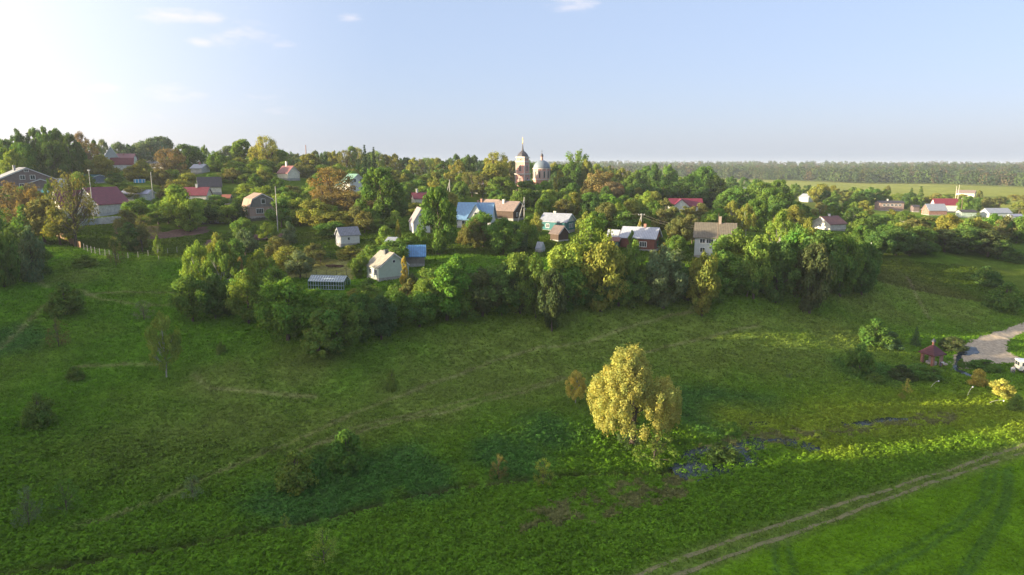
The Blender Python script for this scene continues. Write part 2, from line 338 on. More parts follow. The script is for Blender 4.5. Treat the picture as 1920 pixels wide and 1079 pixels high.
def height(x, y):
    x = np.atleast_1d(np.asarray(x, float)); y = np.atleast_1d(np.asarray(y, float))
    h = base_h(x, y)
    near = np.clip((260 - y) / 60, 0, 1)
    h = h + ((fnoise(x, y, 9, 11) - .5) * .9 + (fnoise(x, y, 1.6, 21, 2) - .5) * .28) * near + (fnoise(x, y, 70, 31) - .5) * 3.0 * np.clip((y - 230) / 200, 0, 1)
    d = seg_dist(x, y, STREAM); h = h - .55 * np.exp(-(d / .55) ** 2)
    d = seg_dist(x, y, STREAM2); h = h - .35 * np.exp(-(d / .6) ** 2)
    for rt in (RUT1, RUT2): h = h - .08 * np.exp(-(seg_dist(x, y, rt) / .35) ** 2)
    mw = marsh_w(x, y)
    h = np.where(mw, -.02 + (fnoise(x, y, 2.4, 77) - .52) * .42, h)
    return h
def H(x, y): return float(height(x, y)[0])
def ground_px(px, py):
    x, y = ray_ground(px, py); return Vector((x, y, H(x, y)))
def lerp(a, b, t): return a * (1 - t[:, None]) + np.array(b)[None] * t[:, None]
def land_color(x, y):
    x = np.asarray(x, float); y = np.asarray(y, float)
    col = np.tile(np.array([.052, .108, .009]), (len(x), 1))
    n1 = fnoise(x, y, 14, 41); n2 = fnoise(x, y, 4, 51); n3 = fnoise(x, y, 1.1, 61, 2)
    col = lerp(col, (.066, .112, .014), np.clip((n1 - .42) * 4, 0, 1))
    col = lerp(col, (.084, .112, .026), np.clip(blobs(x, y, DRY) * 1.25 * (.45 + n2 * .9), 0, .95))
    lush = np.clip(blobs(x, y, LUSH) * 1.3 * (.6 + n2 * .8), 0, 1)
    col = lerp(col, (.062, .116, .012), lush)
    col = lerp(col, (.030, .078, .028), np.clip(blobs(x, y, NETTLE) * 2.0 * (n2 + .25) - .3, 0, .7))
    col = lerp(col, (.125, .150, .018), np.clip(blobs(x, y, SUN_STREAK) * 1.3 * (.4 + n2 * .9), 0, .85))  # sunlit streak put into the plant colour
    # clover field beyond the dirt track
    fld = (y < np.interp(x, RUT2[:, 0], RUT2[:, 1]) - .5) & (x > RUT2[0, 0] - 5)
    col = np.where(fld[:, None], np.array([[.060, .118, .006]]) * (.85 + .35 * n2[:, None]), col)
    mud = np.zeros(len(x), bool)
    for p in MUD: mud |= in_poly(x + (n2 - .5) * 5, y + (n3 - .5) * 4, p)
    col = np.where((mud & (n3 > .44))[:, None], np.array([[.085, .085, .040]]), col)
    for p in SOIL: col = np.where(in_poly(x + (n3 - .5), y + (n3 - .5), p)[:, None], np.array([[.10, .075, .055]]), col)
    for p in MOWN: col = np.where(in_poly(x + (n3 - .5), y + (n3 - .5), p)[:, None], np.array([[.13, .125, .055]]) * (.8 + .4 * n2[:, None]), col)
    d = seg_dist(x, y, STREAM); col = lerp(col, (.035, .026, .018), np.exp(-(d / .5) ** 2) * (n3 > .3))
    for pl, w in PATHS:
        d = seg_dist(x, y, pl); col = lerp(col, (.135, .125, .070), np.clip(np.exp(-(d / (w * 1.2)) ** 2) * .7 * (.3 + n3), 0, .7))
    for pl in TRACTOR:
        d = seg_dist(x, y, pl); col = lerp(col, (.030, .065, .014), np.exp(-(d / .28) ** 2) * .9)
    for rt in (RUT1, RUT2):
        d = seg_dist(x, y, rt); col = lerp(col, (.085, .105, .035), np.exp(-(d / .9) ** 2) * .8 * (.4 + n3))
    # hay field and village ground
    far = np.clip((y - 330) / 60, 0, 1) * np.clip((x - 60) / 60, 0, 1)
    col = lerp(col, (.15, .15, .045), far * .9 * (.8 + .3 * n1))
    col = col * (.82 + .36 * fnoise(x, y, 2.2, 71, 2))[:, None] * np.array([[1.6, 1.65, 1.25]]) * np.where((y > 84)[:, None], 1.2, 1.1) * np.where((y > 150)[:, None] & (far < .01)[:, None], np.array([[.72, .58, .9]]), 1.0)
    return col
# ---------------------------------------------------------------- ground
def axis(parts):
    out = []
    for a, b, s0, s1 in parts:
        p = a
        while p < b:
            out.append(p); t = (p - a) / (b - a); p += s0 * (s1 / s0) ** t
    out.append(parts[-1][1]); return np.array(out)
gx = axis([(-9000, -600, 1200, 40), (-600, -130, 40, 2), (-130, -90, 1.6, .5), (-90, 100, .42, .42), (100, 150, .5, 2), (150, 700, 2, 40), (700, 9000, 40, 1200)])
gy = axis([(-800, 20, 300, 4), (20, 48, 3, .45), (48, 130, .42, .42), (130, 200, .45, 1.2), (200, 420, 1.2, 6), (420, 1500, 6, 40), (1500, 9000, 40, 1200)])
GX, GY = np.meshgrid(gx, gy); X_ = GX.ravel(); Y_ = GY.ravel()
Z_ = height(X_, Y_); nx, ny = len(gx), len(gy)
ii = (np.arange(ny - 1)[:, None] * nx + np.arange(nx - 1)[None]).ravel()
LP = np.stack([ii, ii + 1, ii + nx + 1, ii + nx], 1)
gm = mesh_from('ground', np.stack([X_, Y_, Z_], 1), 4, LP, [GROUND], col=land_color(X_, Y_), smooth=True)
tag(link('ground', gm), 'grassy valley slope and village hill', kind='structure')

def draped(name, poly, res, off, mat, ragged=.5, level=None, seed=5):
    lo = poly.min(0) - 1; hi = poly.max(0) + 1
    xs = np.arange(lo[0], hi[0], res); ys = np.arange(lo[1], hi[1], res); a, b = np.meshgrid(xs, ys); x = a.ravel(); y = b.ravel()
    z = height(x, y) + off if level is None else np.full(len(x), level)
    w = len(xs); i = (np.arange(len(ys) - 1)[:, None] * w + np.arange(w - 1)[None]).ravel()
    cx = x[i] + res / 2; cy = y[i] + res / 2
    jx = (vnoise(cx, cy, 1.3, seed) - .5) * 2 * ragged; jy = (vnoise(cx, cy, 1.1, seed + 1) - .5) * 2 * ragged
    i = i[in_poly(cx + jx, cy + jy, poly)]
    L = np.stack([i, i + 1, i + w + 1, i + w], 1); u, inv = np.unique(L.ravel(), return_inverse=True)
    return link(name, mesh_from(name, np.stack([x, y, z], 1)[u], 4, inv, [mat], smooth=True))
def strip(name, pl, w, off, mat, seed=3):
    seg = np.hypot(*(pl[1:] - pl[:-1]).T); s = np.concatenate([[0], np.cumsum(seg)]); t = np.arange(0, s[-1], .35)
    px_ = np.interp(t, s, pl[:, 0]); py_ = np.interp(t, s, pl[:, 1]); k = np.ones(9) / 9
    px_ = np.convolve(np.pad(px_, 4, 'edge'), k, 'valid'); py_ = np.convolve(np.pad(py_, 4, 'edge'), k, 'valid')
    dx = np.gradient(px_); dy = np.gradient(py_); L = np.hypot(dx, dy); nxv, nyv = -dy / L, dx / L; rows = []
    for j, u in enumerate(np.linspace(-1, 1, 5)):
        ww = w * (.75 + .6 * vnoise(t, t * 0 + j, .9, seed + (0 if u < 0 else 9)))
        rows.append(np.stack([px_ + nxv * u * ww, py_ + nyv * u * ww], 1))
    P = np.stack(rows, 1); n, m = P.shape[:2]; f = P.reshape(-1, 2)
    z = height(f[:, 0], f[:, 1]) + off
    i = (np.arange(n - 1)[:, None] * m + np.arange(m - 1)[None]).ravel()
    i = i[vnoise(f[i, 0], f[i, 1], .8, seed + 4) * .6 + vnoise(f[i, 0], f[i, 1], 3.5, seed + 5) * .4 > .33]
    return link(name, mesh_from(name, np.column_stack([f, z]), 4, np.stack([i, i + 1, i + m + 1, i + m], 1), [mat], smooth=True))
GRAVEL = surf('gravel', (.47, .37, .26), .9, col2=(.28, .22, .15), scale=1.2)
RUTM = surf('rut_dirt', (.22, .185, .085), .95, col2=(.09, .11, .03), scale=4)
for rt, sd_ in ((RUT1, 3), (RUT2, 8)):
    tag(strip('dirt_track', rt, .24, .035, RUTM, sd_), 'pale worn wheel rut of the dirt track', kind='structure')
tag(draped('road', ROAD, .4, .05, GRAVEL, .45), 'pale gravel road curving down to the spring', kind='structure')
def water_mat():
    m, t, o = new_mat('still_water'); p = t.nodes.new('ShaderNodeBsdfPrincipled'); t.links.new(p.outputs[0], o.inputs[0])
    p.inputs['Base Color'].default_value = (.02, .03, .04, 1); p.inputs['Roughness'].default_value = .22; p.inputs['IOR'].default_value = 1.33
    nz = t.nodes.new('ShaderNodeTexNoise'); nz.inputs['Scale'].default_value = 6; tc = t.nodes.new('ShaderNodeTexCoord'); t.links.new(tc.outputs['Object'], nz.inputs[0])
    bp = t.nodes.new('ShaderNodeBump'); bp.inputs['Strength'].default_value = .25; bp.inputs['Distance'].default_value = .03
    t.links.new(nz.outputs[0], bp.inputs['Height']); t.links.new(bp.outputs[0], p.inputs['Normal']); return m
WATER = water_mat()
for i, p in enumerate(MARSH):
    tag(draped('water', p, .4, 0, WATER, .8, level=.0, seed=20 + i), 'shallow marsh water among the reeds', kind='structure')
PUD = pline([(1793,668),(1797,658),(1812,651),(1830,652),(1838,662),(1822,667),(1804,668),(1799,680),(1797,693),(1815,701),(1828,706),(1822,708),(1800,700),(1784,694),(1790,684)])
tag(draped('water', PUD, .22, .075, WATER, .2, seed=40), 'wet shallow spring water spilling over the gravel', kind='structure')

# ---------------------------------------------------------------- grass and weeds (nobody could count them)
def leaf_quads(P, Nrm, size, col, rng, flat=.55, aspect=.6):
    n = len(P); a = np.cross(Nrm, rng.normal(size=(n, 3))); a /= np.linalg.norm(a, axis=1)[:, None] + 1e-9
    b = np.cross(Nrm, a); b /= np.linalg.norm(b, axis=1)[:, None] + 1e-9
    s = size[:, None]; V = np.stack([P - a * s, P - b * s * aspect, P + a * s, P + b * s * aspect], 1).reshape(-1, 3)
    return V, np.repeat(col, 4, axis=0)
rg = rs(7)
def scatter(n, x0, x1, y0, y1, dens=None):
    x = rg.uniform(x0, x1, n); u = rg.rand(n); y = y0 + (y1 - y0) * u
    m = np.abs(x) < y * .82 + 14
    return x[m], y[m]
def excl(x, y, soft=0):
    ok = ~marsh_w(x, y) | (rg.rand(len(x)) < .5)
    for rt in (RUT1, RUT2): ok &= seg_dist(x, y, rt) > .33
    for pl, w in PATHS: ok &= (seg_dist(x, y, pl) > w * .6) | (rg.rand(len(x)) < .5)
    for pl in TRACTOR: ok &= (seg_dist(x, y, pl) > .22) | (rg.rand(len(x)) < .35)
    for p in SOIL: ok &= ~in_poly(x, y, p)
    ok &= ~in_poly(x, y, ROAD) & ~in_poly(x, y, PUD)
    ok &= (seg_dist(x, y, STREAM) > .35)
    return ok
# fine grass: upright blades
x1, y1 = scatter(150000, -85, 75, 44, 100); x2, y2 = scatter(150000, -125, 120, 100, 175)
x = np.concatenate([x1, x2]); y = np.concatenate([y1, y2]); ok = excl(x, y); x = x[ok]; y = y[ok]; z = height(x, y)
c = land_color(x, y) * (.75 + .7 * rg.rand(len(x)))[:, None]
short = np.ones(len(x))
for p in MOWN: short = np.where(in_poly(x, y, p), .3, short)
short = np.where(y < np.interp(x, RUT2[:, 0], RUT2[:, 1]) - .5, .55, short)
V = []; CL = []
for k in range(3):
    ang = rg.rand(len(x)) * 2 * pi; w = (.05 + .07 * rg.rand(len(x))) * (1 + (y > 100) * .7); h = (.09 + .17 * rg.rand(len(x))) * short * (1 + (y > 100) * .25)
    ox = rg.normal(size=len(x)) * .14; oy = rg.normal(size=len(x)) * .14
    lx = rg.normal(size=len(x)) * .27; ly = rg.normal(size=len(x)) * .27
    p0 = np.stack([x + ox - np.cos(ang) * w, y + oy - np.sin(ang) * w, z - .05], 1); p1 = np.stack([x + ox + np.cos(ang) * w, y + oy + np.sin(ang) * w, z - .05], 1)
    p2 = np.stack([x + ox + lx, y + oy + ly, z + h], 1); V.append(np.stack([p0, p1, p2], 1)); CL.append(np.repeat(c[:, None], 3, 1))
V = np.concatenate(V).reshape(-1, 3); CL = np.concatenate(CL).reshape(-1, 3)
tag(link('grass', mesh_from('grass', V, 3, np.arange(len(V)), [GRASS], col=CL)), 'rough meadow grass covering the slope and field', 'grass', kind='stuff')
# broad leaved weeds in the valley bottom and nettles
x, y = scatter(86000, -80, 75, 42, 112)
wgt = np.maximum.reduce([blobs(x, y, LUSH) * 1.2, blobs(x, y, NETTLE) * 1.3, np.where(y < 76, .75, 0) * (y > np.interp(x, RUT1[:, 0], RUT1[:, 1]) + 1)])
wgt = np.maximum(wgt, .06)
ok = (rg.rand(len(x)) < wgt * (.3 + 1.1 * fnoise(x, y, 3, 91))) & excl(x, y) & ~((y < np.interp(x, RUT1[:, 0], RUT1[:, 1]) + 1) & (x > RUT1[0, 0]))
for p in MUD: ok &= ~in_poly(x, y, p) | (rg.rand(len(x)) < .3)
x = x[ok]; y = y[ok]; z = height(x, y); k = 13
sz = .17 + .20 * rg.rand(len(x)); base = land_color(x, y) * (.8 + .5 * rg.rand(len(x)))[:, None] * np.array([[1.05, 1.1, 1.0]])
th = rg.rand(len(x), k) * 2 * pi; rr = np.sqrt(rg.rand(len(x), k)); hh = np.sqrt(np.maximum(0, 1.02 - rr ** 2))
P = np.stack([x[:, None] + np.cos(th) * rr * sz[:, None], y[:, None] + np.sin(th) * rr * sz[:, None], z[:, None] + hh * sz[:, None] * 1.25], -1).reshape(-1, 3)
Nn = np.stack([np.cos(th) * rr * .8, np.sin(th) * rr * .8, hh + .3], -1).reshape(-1, 3) + rg.normal(size=(len(P), 3)) * .3
V, CL = leaf_quads(P, Nn, np.repeat(sz, k) * (.3 + .2 * rg.rand(len(P))), np.repeat(base, k, 0) * (.8 + .4 * rg.rand(len(P)))[:, None], rg)
tag(link('weeds', mesh_from('weeds', V, 4, np.arange(len(V)), [GRASS], col=CL)), 'lush broad leaved weeds along the stream and marsh', 'weeds', kind='stuff')

# ---------------------------------------------------------------- tree prototypes (unit height, unit width)
def tube_path(pts, rad, n=5):
    V = []; F = []
    for i, (p, r) in enumerate(zip(pts, rad)):
        for k in range(n): V.append((p[0] + r * cos(2 * pi * k / n), p[1] + r * sin(2 * pi * k / n), p[2]))
    for i in range(len(pts) - 1):
        for k in range(n): F.append((i * n + k, i * n + (k + 1) % n, (i + 1) * n + (k + 1) % n, (i + 1) * n + k))
    return V, F
PROF = {
 'round': lambda t: (np.sin(pi * np.clip(t, .02, .98)) ** .55), 'broad': lambda t: np.sin(pi * np.clip(t * .95 + .05, 0, 1)) ** .5,
 'ovate': lambda t: (np.clip(t / .22, 0, 1) ** .6) * np.clip(1 - (np.clip(t - .25, 0, 1) / .80) ** 2.4, 0, 1) ** .7,
 'cone': lambda t: np.clip(t / .15, .3, 1) * (1 - t * .9) ** .62,
 'birch': lambda t: (np.sin(pi * np.clip(t * .88 + .10, 0, 1)) ** .75) * .95, 'sparse': lambda t: np.sin(pi * np.clip(t * .85 + .12, 0, 1)) ** .5,
 'bush': lambda t: np.clip(1 - t ** 2.2, 0, 1) ** .55, 'pine': lambda t: np.sin(pi * np.clip(t * .8 + .16, 0, 1)) ** .6, 'willow': lambda t: np.clip(t / .18, .35, 1) ** .5 * (1 - t ** 2.6 * .82) ** .9,
 'orchard': lambda t: np.sin(pi * np.clip(t * .75 + .22, 0, 1)) ** .5}
SPEC = {  # z0 of crown, lobes, lobe radius, leaves, leaf size, ragged
 'round': (.06, 46, .13, 8500, .026, .55), 'broad': (.08, 60, .12, 10000, .0245, .5), 'ovate': (.05, 60, .10, 7500, .026, .5), 'cone': (.02, 60, .09, 6500, .026, .4),
 'birch': (.16, 60, .085, 7000, .020, .9), 'sparse': (.18, 60, .095, 4300, .019, .9), 'bush': (.0, 40, .15, 5200, .034, .8), 'pine': (.12, 34, .12, 5500, .027, .8),
 'willow': (.12, 240, .062, 66000, .0102, 1.1), 'thin': (.2, 60, .095, 2300, .019, 1.0), 'orchard': (.16, 34, .14, 5000, .030, .8), 'wispy': (.1, 40, .10, 1500, .02, 1.), 'far': (.05, 16, .19, 900, .075, .6)}
def make_proto(kind, seed, lod=1.0):
    rng = rs(seed); base = 'bush' if kind == 'wispy' else 'sparse' if kind == 'thin' else 'round' if kind == 'far' else kind
    V0 = []; F0 = []
    def addt(pts, rad):
        v, f = tube_path(pts, rad); b = len(V0); V0.extend(v); F0.extend([tuple(b + i for i in q) for q in f])
    if kind == 'spruce':
        P = []; Nn = []; S = []; br = []
        nt_ = 26
        for k in range(nt_):
            t = (k + rng.rand() * .6) / nt_; rad = .5 * (1 - t) ** .85 + .02; zc = .04 + .95 * t
            nb = int(6 + 9 * (1 - t))
            for j in range(nb):
                a = rng.rand() * 2 * pi; L = rad * rng.uniform(.75, 1.1); m = int(14 + 24 * (1 - t)); s = np.sqrt(rng.rand(m)) * L
                zz = zc - s * .35 * (1 - t * .6) + rng.normal(size=m) * .008
                w = (1.05 - s / L * .8) * .07 * rng.normal(size=m)
                P.append(np.stack([np.cos(a) * s - np.sin(a) * w, np.sin(a) * s + np.cos(a) * w, zz], 1))
                Nn.append(np.tile([cos(a) * .35, sin(a) * .35, 1.], (m, 1)) + rng.normal(size=(m, 3)) * .35); br.append(np.full(m, rng.uniform(.75, 1.25)))
        P = np.concatenate(P); Nn = np.concatenate(Nn); br = np.concatenate(br); S = np.full(len(P), .02) * rng.uniform(.7, 1.4, len(P))
        addt([(0, 0, 0), (0, 0, .5), (0, 0, .97)], [.03, .018, .003])
        col = np.ones((len(P), 3)) * br[:, None] * rng.uniform(.8, 1.2, (len(P), 1))
    else:
        z0, nl, lr, nleaf, ls, rag = SPEC[kind]; prof = PROF[base]; nleaf = int(nleaf * lod)
        LC = []
        for i in range(nl):
            t = rng.beta(1.25, 1.15) if base not in ('cone', 'bush') else rng.beta(1, 1.5)
            a = i * 2.399 + rng.rand() * .8; rr = max(0, prof(np.array([t]))[0] * .5 - lr * .75) * (rng.uniform(.72, 1.05) if rng.rand() < .8 else rng.uniform(.1, .6))
            r = lr * rng.uniform(.65, 1.25) * (.65 + .35 * prof(np.array([t]))[0])
            LC.append((cos(a) * rr, sin(a) * rr, z0 + (1 - z0) * t * (1 - lr * .6) + lr * .25, r))
        LC.append((0, 0, 1 - lr * .9, lr * .8)); LC = np.array(LC)
        if kind == 'willow':      # uneven crown: high pointed plumes on the left, a lower shoulder on the right
            LT = ([.14, .2, .25, .4, .5, .62, .69, .74, .855, .93, 1], [.2, .36, .43, .46, .5, .49, .46, .38, .32, .24, .12])
            RT = ([.14, .2, .35, .5, .6, .64, .68, .73, .8, .9, 1], [.30, .46, .49, .49, .46, .38, .24, .16, .16, .12, .02])
            LC = []
            for i in range(330):
                big = i < 34; r = rng.uniform(.075, .10) if big else rng.uniform(.028, .052)
                t = rng.uniform(.29, .97); a = rng.rand() * 2 * pi; rl = np.interp(t, *LT); rr_ = np.interp(t, *RT); k = (1 + cos(a)) / 2
                rad = (rl * (1 - k) + rr_ * k) if abs(sin(a)) > .5 else (rr_ if cos(a) > 0 else rl)
                q = max(0, rad - r) * (rng.uniform(.45, .95) if big else rng.uniform(.86, 1.10)); LC.append((cos(a) * q, sin(a) * q, t - r * .6, r))
            for cx_, cz_ in ((-.19, .95), (-.14, .93), (-.02, .93), (.01, .9), (.12, .80), (.14, .76), (.3, .63), (.38, .62), (.45, .58), (-.3, .78), (-.44, .64)): LC.append((cx_, rng.normal() * .05, cz_, .05))
            LC = np.array(LC)
        w = LC[:, 3] ** (2 if kind != 'willow' else 1.6); li = rng.choice(len(LC), nleaf, p=w / w.sum())
        dv = rng.normal(size=(nleaf, 3)); dv /= np.linalg.norm(dv, axis=1)[:, None]
        rad = LC[li, 3] * (1 - .55 * rng.rand(nleaf) ** (1.6)) * (1 + rag * .35 * rng.normal(size=nleaf) * .5)
        P = LC[li, :3] + dv * rad[:, None] * np.array([1.12, 1.12, .55 if base == 'pine' else 1.5 if base == 'willow' else .92])
        if kind in ('birch', 'willow'): P[:, 2] -= np.abs(rng.normal(size=nleaf)) * .02
        P[:, 2] = np.maximum(P[:, 2], .015 if base == 'bush' else z0 * .4)
        Nn = dv * 1.0 + np.array([0, 0, .45]) + rng.normal(size=(nleaf, 3)) * .55
        S = ls * rng.uniform(.65, 1.35, nleaf)
        lb = rng.uniform(.84, 1.16, len(LC)); br = lb[li] * rng.uniform(.78, 1.24, nleaf)
        col = np.ones((nleaf, 3)) * br[:, None]; hue = (rng.normal(size=nleaf) * .07 + rng.normal(size=len(LC))[li] * .05)
        col[:, 0] *= 1 + hue; col[:, 2] *= 1 - hue * .6
        tr = .028 if kind not in ('birch', 'wispy') else .017
        if kind == 'willow': tr = .035
        top = .86
        wob = [(rng.normal() * .012, rng.normal() * .012) for _ in range(5)]
        ax_ = [(wob[i][0] * i, wob[i][1] * i, top * i / 4) for i in range(5)]
        addt(ax_, [tr * 1.25, tr * .95, tr * .7, tr * .42, tr * .12])
        for j in rng.permutation(len(LC))[:(40 if kind == 'thin' else 26 if kind == 'sparse' else 16 if kind != 'far' else 0)]:
            cx, cy, cz, r = LC[j]; zb = max(.07, cz * .55 - .02 + rng.rand() * .06); bx = np.interp(zb, [0, top], [0, ax_[-1][0]]); by = np.interp(zb, [0, top], [0, ax_[-1][1]])
            mid = (bx + (cx - bx) * .5 + rng.normal() * .01, by + (cy - by) * .5, zb + (cz - zb) * .38)
            addt([(bx, by, zb), mid, (cx, cy, cz)], [tr * .45, tr * .3, tr * .1])
            if kind in ('sparse', 'thin', 'wispy', 'birch'):
                for _ in range(3): addt([mid, (cx + rng.normal() * .05, cy + rng.normal() * .05, cz + rng.rand() * .05)], [tr * .2, tr * .06])
    Vq, Cq = leaf_quads(P, Nn, S, col, rng, aspect=.62)
    return Vq, Cq, V0, F0
PROTO = {}
def proto(kind, seed, bark):
    key = (kind, seed)
    if key not in PROTO:
        Vq, Cq, V0, F0 = make_proto(kind, seed)
        cm = mesh_from('crown', Vq, 4, np.arange(len(Vq)), [LEAF], col=Cq)
        tm = None
        if F0:
            tm = mesh_from('trunk', V0, 4, np.array(F0), [bark], smooth=True)
        PROTO[key] = (cm, tm)
    return PROTO[key]
NSEED = {'round': 4, 'broad': 2, 'ovate': 3, 'cone': 2, 'birch': 4, 'sparse': 3, 'bush': 4, 'pine': 3, 'willow': 1, 'orchard': 4, 'spruce': 3, 'wispy': 2, 'far': 4, 'thin': 2}
# albedo colours of the foliage
COLS = {'D': (.064, .115, .028), 'G': (.080, .148, .028), 'M': (.102, .162, .031), 'L': (.10, .19, .028), 'Y': (.18, .19, .040), 'YG': (.15, .21, .036), 'O': (.155, .125, .045),
        'R': (.135, .108, .055), 'B': (.065, .11, .042), 'S': (.024, .052, .026), 'W': (.27, .265, .070), 'K': (.060, .082, .030), 'A': (.30, .27, .06), 'GR': (.105, .145, .068), 'BR': (.125, .130, .042)}
CNAME = {'D': 'dark green', 'G': 'deep green', 'M': 'green', 'L': 'bright green', 'Y': 'golden olive', 'YG': 'yellow-green', 'O': 'orange-brown', 'R': 'reddish brown', 'B': 'blue-green', 'S': 'blackish green',
         'W': 'pale golden', 'K': 'brownish dark', 'A': 'golden yellow', 'GR': 'silvery grey-green', 'BR': 'brownish olive'}
KNAME = {'thin': ('sparse gnarled', 'tree', 'tree'), 'round': ('round-crowned', 'round_tree', 'maple'), 'broad': ('broad', 'tree', 'tree'), 'ovate': ('oval-crowned', 'oval_tree', 'poplar'), 'cone': ('cone-shaped', 'cone_tree', 'conifer'), 'birch': ('birch', 'birch_tree', 'birch'),
         'sparse': ('thin-leaved', 'tree', 'tree'), 'bush': ('bush', 'bush', 'bush'), 'pine': ('pine', 'pine_tree', 'pine'), 'willow': ('willow', 'willow_tree', 'willow'), 'orchard': ('orchard tree', 'fruit_tree', 'fruit tree'),
         'spruce': ('spruce', 'spruce_tree', 'spruce'), 'wispy': ('thin bush', 'bush', 'bush'), 'far': ('distant', 'tree', 'tree')}  # categories maple, poplar and conifer follow crown shape alone, species assumed
TREES = []; tr_rng = random.Random(3)
def place_tree(x, y, w, h, kind, col, z=None, own=None):
    if z is None: z = H(x, y)
    seed = own or (100 + tr_rng.randrange(NSEED[kind])); bark = BARKW if kind == 'birch' else BARK
    cm, tm = proto(kind, seed, bark)
    adj, nm, cat = KNAME[kind]; c = COLS[col]; j = tr_rng.uniform(.86, 1.14); jr = tr_rng.uniform(.92, 1.08)
    e = empty(nm, (x, y, z - .05), tr_rng.random() * 2 * pi if kind != 'willow' else 0)
    e.scale = (w, w, h)
    if tm is not None: link('trunk', tm, e)
    k = link('crown', cm, e); k.color = (c[0] * j * jr * 1.3, c[1] * j * 1.3, c[2] * j * 1.3, 1)
    TREES.append(dict(o=e, x=x, y=y, z=z, w=w, h=h, kind=kind, col=col, cat=cat))
    return e
# ---------------------------------------------------------------- houses
LAND = []      # landmarks for descriptions: (x, y, text)
KEEP = []      # footprints and sight boxes: (px0, px1, py0, py1, depth)
TRIM = surf('white_trim', (.72, .72, .72), .6)
def window(parent, face, u, zc, w, h, L, W, mull=1, frame=None, rnd=False, off=0.0):
    """face G = +X end, E = -X end, F = -Y side, B = +Y side"""
    fm = MB(); pm = MB(); t = .07
    def bar(a0, a1, b0, b1, d0, d1, mb):
        if face in 'GE':
            s = 1 if face == 'G' else -1; X0 = s * (L / 2 + d0 + off); X1 = s * (L / 2 + d1 + off)
            mb.box(min(X0, X1), max(X0, X1), a0, a1, b0, b1)
        else:
            s = -1 if face == 'F' else 1; Y0 = s * (W / 2 + d0 + off); Y1 = s * (W / 2 + d1 + off)
            mb.box(a0, a1, min(Y0, Y1), max(Y0, Y1), b0, b1)
    a0, a1, b0, b1 = u - w / 2, u + w / 2, zc - h / 2, zc + h / 2; fw = .11
    if rnd:
        X = L / 2 + .06; n = 18
        fm.add([(X, u + cos(2*pi*i/n) * (w/2 + .06), zc + sin(2*pi*i/n) * (w/2 + .06)) for i in range(n)] + [(X - .08, u + cos(2*pi*i/n) * (w/2 + .06), zc + sin(2*pi*i/n) * (w/2 + .06)) for i in range(n)],
               [tuple(range(n))] + [(i, (i+1) % n, n + (i+1) % n, n + i) for i in range(n)])
        pm.add([(X + .02, u + cos(2*pi*i/n) * w/2, zc + sin(2*pi*i/n) * w/2) for i in range(n)] + [(X - .01, u + cos(2*pi*i/n) * w/2, zc + sin(2*pi*i/n) * w/2) for i in range(n)],
               [tuple(range(n))] + [(i, (i+1) % n, n + (i+1) % n, n + i) for i in range(n)])
    else:
        bar(a0 - fw, a0, b0 - fw, b1 + fw, -.02, t, fm); bar(a1, a1 + fw, b0 - fw, b1 + fw, -.02, t, fm)
        bar(a0, a1, b0 - fw, b0, -.02, t, fm); bar(a0, a1, b1, b1 + fw, -.02, t, fm)
        for k in range(mull): 
            m = a0 + w * (k + 1) / (mull + 1); bar(m - .03, m + .03, b0, b1, -.02, t - .01, fm)
        bar(a0, a1, b0, b1, -.01, .03, pm)
    f = fm.build('window', frame or TRIM, parent); pm.build('pane', GLASS, f)
def profile(W, wh, rh, gam):
    if gam: return [(-W/2, wh), (-W*.40, wh + rh*.58), (0, wh + rh), (W*.40, wh + rh*.58), (W/2, wh)]
    return [(-W/2, wh), (0, wh + rh), (W/2, wh)]
def gable_roof(mb, prof, x0, x1, t=.14, oh=.4):
    pr = list(prof)
    def extd(a, b, d):
        dy, dz = a[0] - b[0], a[1] - b[1]; l = math.hypot(dy, dz); return (a[0] + dy / l * d, a[1] + dz / l * d)
    pr[0] = extd(pr[0], pr[1], oh); pr[-1] = extd(pr[-1], pr[-2], oh)
    up = [(y, z + t + .03) for y, z in pr]; lo = [(y, z + .012) for y, z in pr]
    for i in range(len(pr) - 1):
        mb.ext([lo[i], lo[i+1], up[i+1], up[i]], x0, x1)
